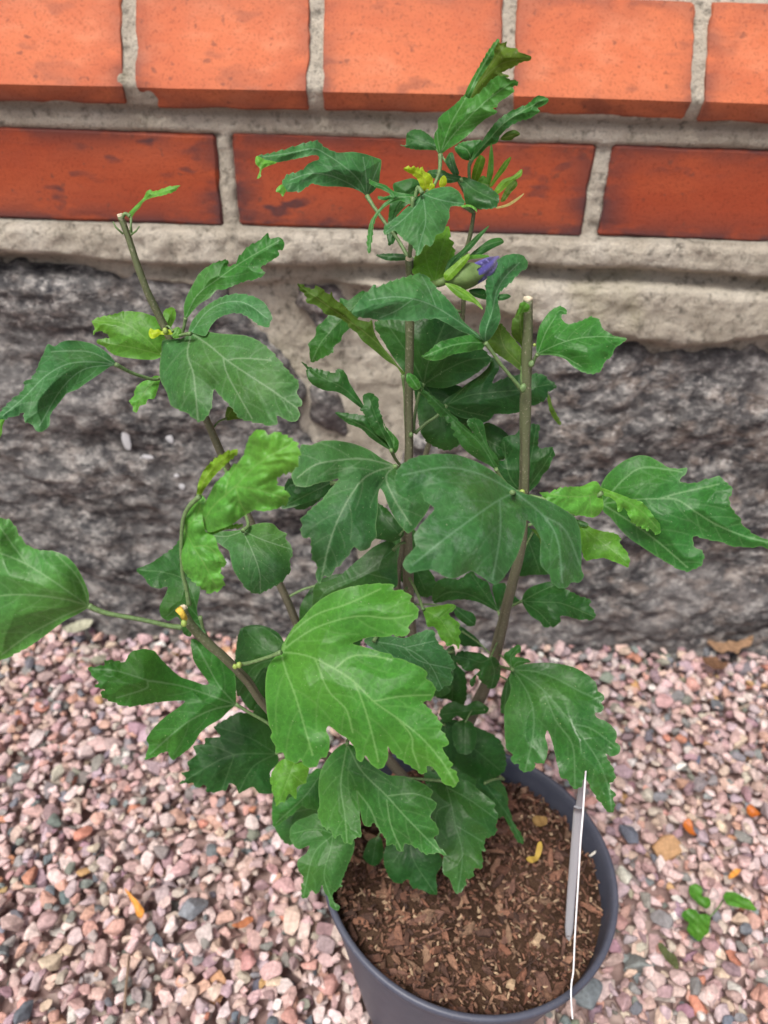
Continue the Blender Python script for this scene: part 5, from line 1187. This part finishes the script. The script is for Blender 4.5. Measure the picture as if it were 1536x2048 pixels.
S('leaf_scrap', 'thin orange-brown sliver on the gravel left of the pot near its lowest leaf', 'leaf scrap', 'J', "300,1105 330,1090 365,1065 400,1065 400,1085 360,1110 320,1115", None, GH, simple('dry_sliver', (.34, .13, .06), .7, .3, 300, .3), lift=.006)
tp = [at_height(x, y, .012) for x, y in ((260, 1915), (256, 1950), (252, 1990), (250, 2030))]
V, Fc = tube([p + Vector((0, 0, .003)) for p in tp], [.0009, .0011, .0010, .0008], 8, True, .4); tw = link('twig', mesh_np('twig', np.array(V) - np.array(tp[0]), Fc), None, [simple('twig_brown', (.20, .14, .10), .85, .2, 600, .3)], tuple(tp[0]))
tag(tw, 'thin brown twig lying on the gravel at the bottom left', 'twig')
ST = RC.z - .013
S('leaf_scrap', 'curved yellow leaf scrap on the bark in the middle of the pot', 'leaf scrap', 'K', "985,540 1000,530 1025,525 1032,500 1040,470 1055,462 1062,490 1055,520 1040,545 1015,562 995,555", None, ST, YLW, lift=.004)
S('leaf_scrap', 'dull yellow scrap near the back rim inside the pot', 'leaf scrap', 'K', "1015,345 1045,335 1080,345 1085,370 1060,385 1030,380", None, ST, simple('dull_yellow', (.26, .16, .055), .7, .3, 200, .3), lift=.004)
S('root_scrap', 'white root fragment at the right side of the soil', 'root', 'K', "1282,528 1298,512 1316,503 1318,511 1300,525 1287,534", None, ST, simple('white_root', (.7, .68, .6), .7, .3), lift=.004)

# plant tag, seen edge-on: folded sheet on a stake
lab = empty('plant_label', tuple(at_height(1135, 1880, RC.z - .016)))
tag(lab, 'white plastic plant label seen edge-on on a grey stake stuck in the pot', 'plant label')
LO = np.array(lab.location)
STK, nt, b = new_mat('label_stake_plastic'); b.inputs['Base Color'].default_value = (.50, .51, .545, 1); b.inputs['Roughness'].default_value = .35; b.inputs['Transmission Weight'].default_value = .12
WHT, nt, b = new_mat('label_sheet_white'); b.inputs['Base Color'].default_value = (.78, .80, .82, 1); b.inputs['Roughness'].default_value = .3
def strip(pts, w, th, mat, name, round_end=True):
    """flat bar along 3-D points, width w across the view, thickness th"""
    P = spline(np.array(pts), 8); V = []; Fc = []; n = len(P)
    for i, p in enumerate(P):
        p = Vector(p); t = (Vector(P[min(i+1, n-1)]) - Vector(P[max(i-1, 0)])).normalized(); view = (p - CP).normalized(); s_ = t.cross(view).normalized(); d_ = t.cross(s_).normalized()
        ww = w * (.35 + .65 * math.sqrt(min(1, (n - 1 - i) / 2.5))) if round_end else w
        for k in range(12):
            a = 2 * math.pi * k / 12; V.append(tuple(p + s_ * math.cos(a) * ww / 2 + d_ * math.sin(a) * th / 2))
    for i in range(n - 1):
        for k in range(12): Fc.append((i*12+k, i*12+(k+1) % 12, (i+1)*12+(k+1) % 12, (i+1)*12+k))
    Fc.append(tuple(range(12))); Fc.append(tuple((n-1)*12 + k for k in range(12))[::-1])
    link(name, mesh_np(name, np.array(V) - LO, Fc), lab, [mat])
bt = Vector(lab.location); zb_ = (bt - CP).dot(fwd)
def kx(x, y): return 640 + x / 2.4, 1500 + y / 2.4
strip([tuple(un(*kx(1240, 275), zb_ - .052)), tuple(un(*kx(1222, 500), zb_ - .034)), tuple(un(*kx(1204, 720), zb_ - .014)), tuple(un(*kx(1192, 915), zb_ + .001))], .0046, .0022, STK, 'stake')
strip([tuple(un(1172, 1535, zb_ - .072)), tuple(un(*kx(1262, 150), zb_ - .066)), tuple(un(*kx(1243, 285), zb_ - .050))], .0036, .0012, STK, 'stake_top', False)
near = [(1276,100,.100),(1272,150,.096),(1262,300,.092),(1250,450,.088),(1240,620,.082),(1230,780,.078),(1222,920,.074),(1216,1060,.070),(1207,1120,.069),(1205,1190,.068),(1212,1292,.066)]
NP_ = spline(np.array([tuple(un(*kx(x, y), zb_ - d)) for x, y, d in near]), 4)
FP_ = spline(np.array([tuple(un(*kx(x + (2 if y < 1000 else 1), y), zb_ - d + .028)) for x, y, d in near]), 4)
V = []; Fc = []; n = len(NP_)
for a, c_ in zip(NP_, FP_):
    view = (Vector(a) - CP).normalized(); s_ = Vector((1, 0, 0)) - view * view.x; s_.normalize(); s_ = s_ * .00035
    V += [tuple(Vector(a) - s_), tuple(Vector(a) + s_), tuple(Vector(c_) + s_), tuple(Vector(c_) - s_)]
for i in range(n - 1):
    for k in range(4): Fc.append((i*4+k, i*4+(k+1) % 4, (i+1)*4+(k+1) % 4, (i+1)*4+k))
Fc += [(0, 1, 2, 3), tuple((n-1)*4 + k for k in (3, 2, 1, 0))]
link('label_sheet', mesh_np('label_sheet', np.array(V) - LO, Fc, False), lab, [WHT])
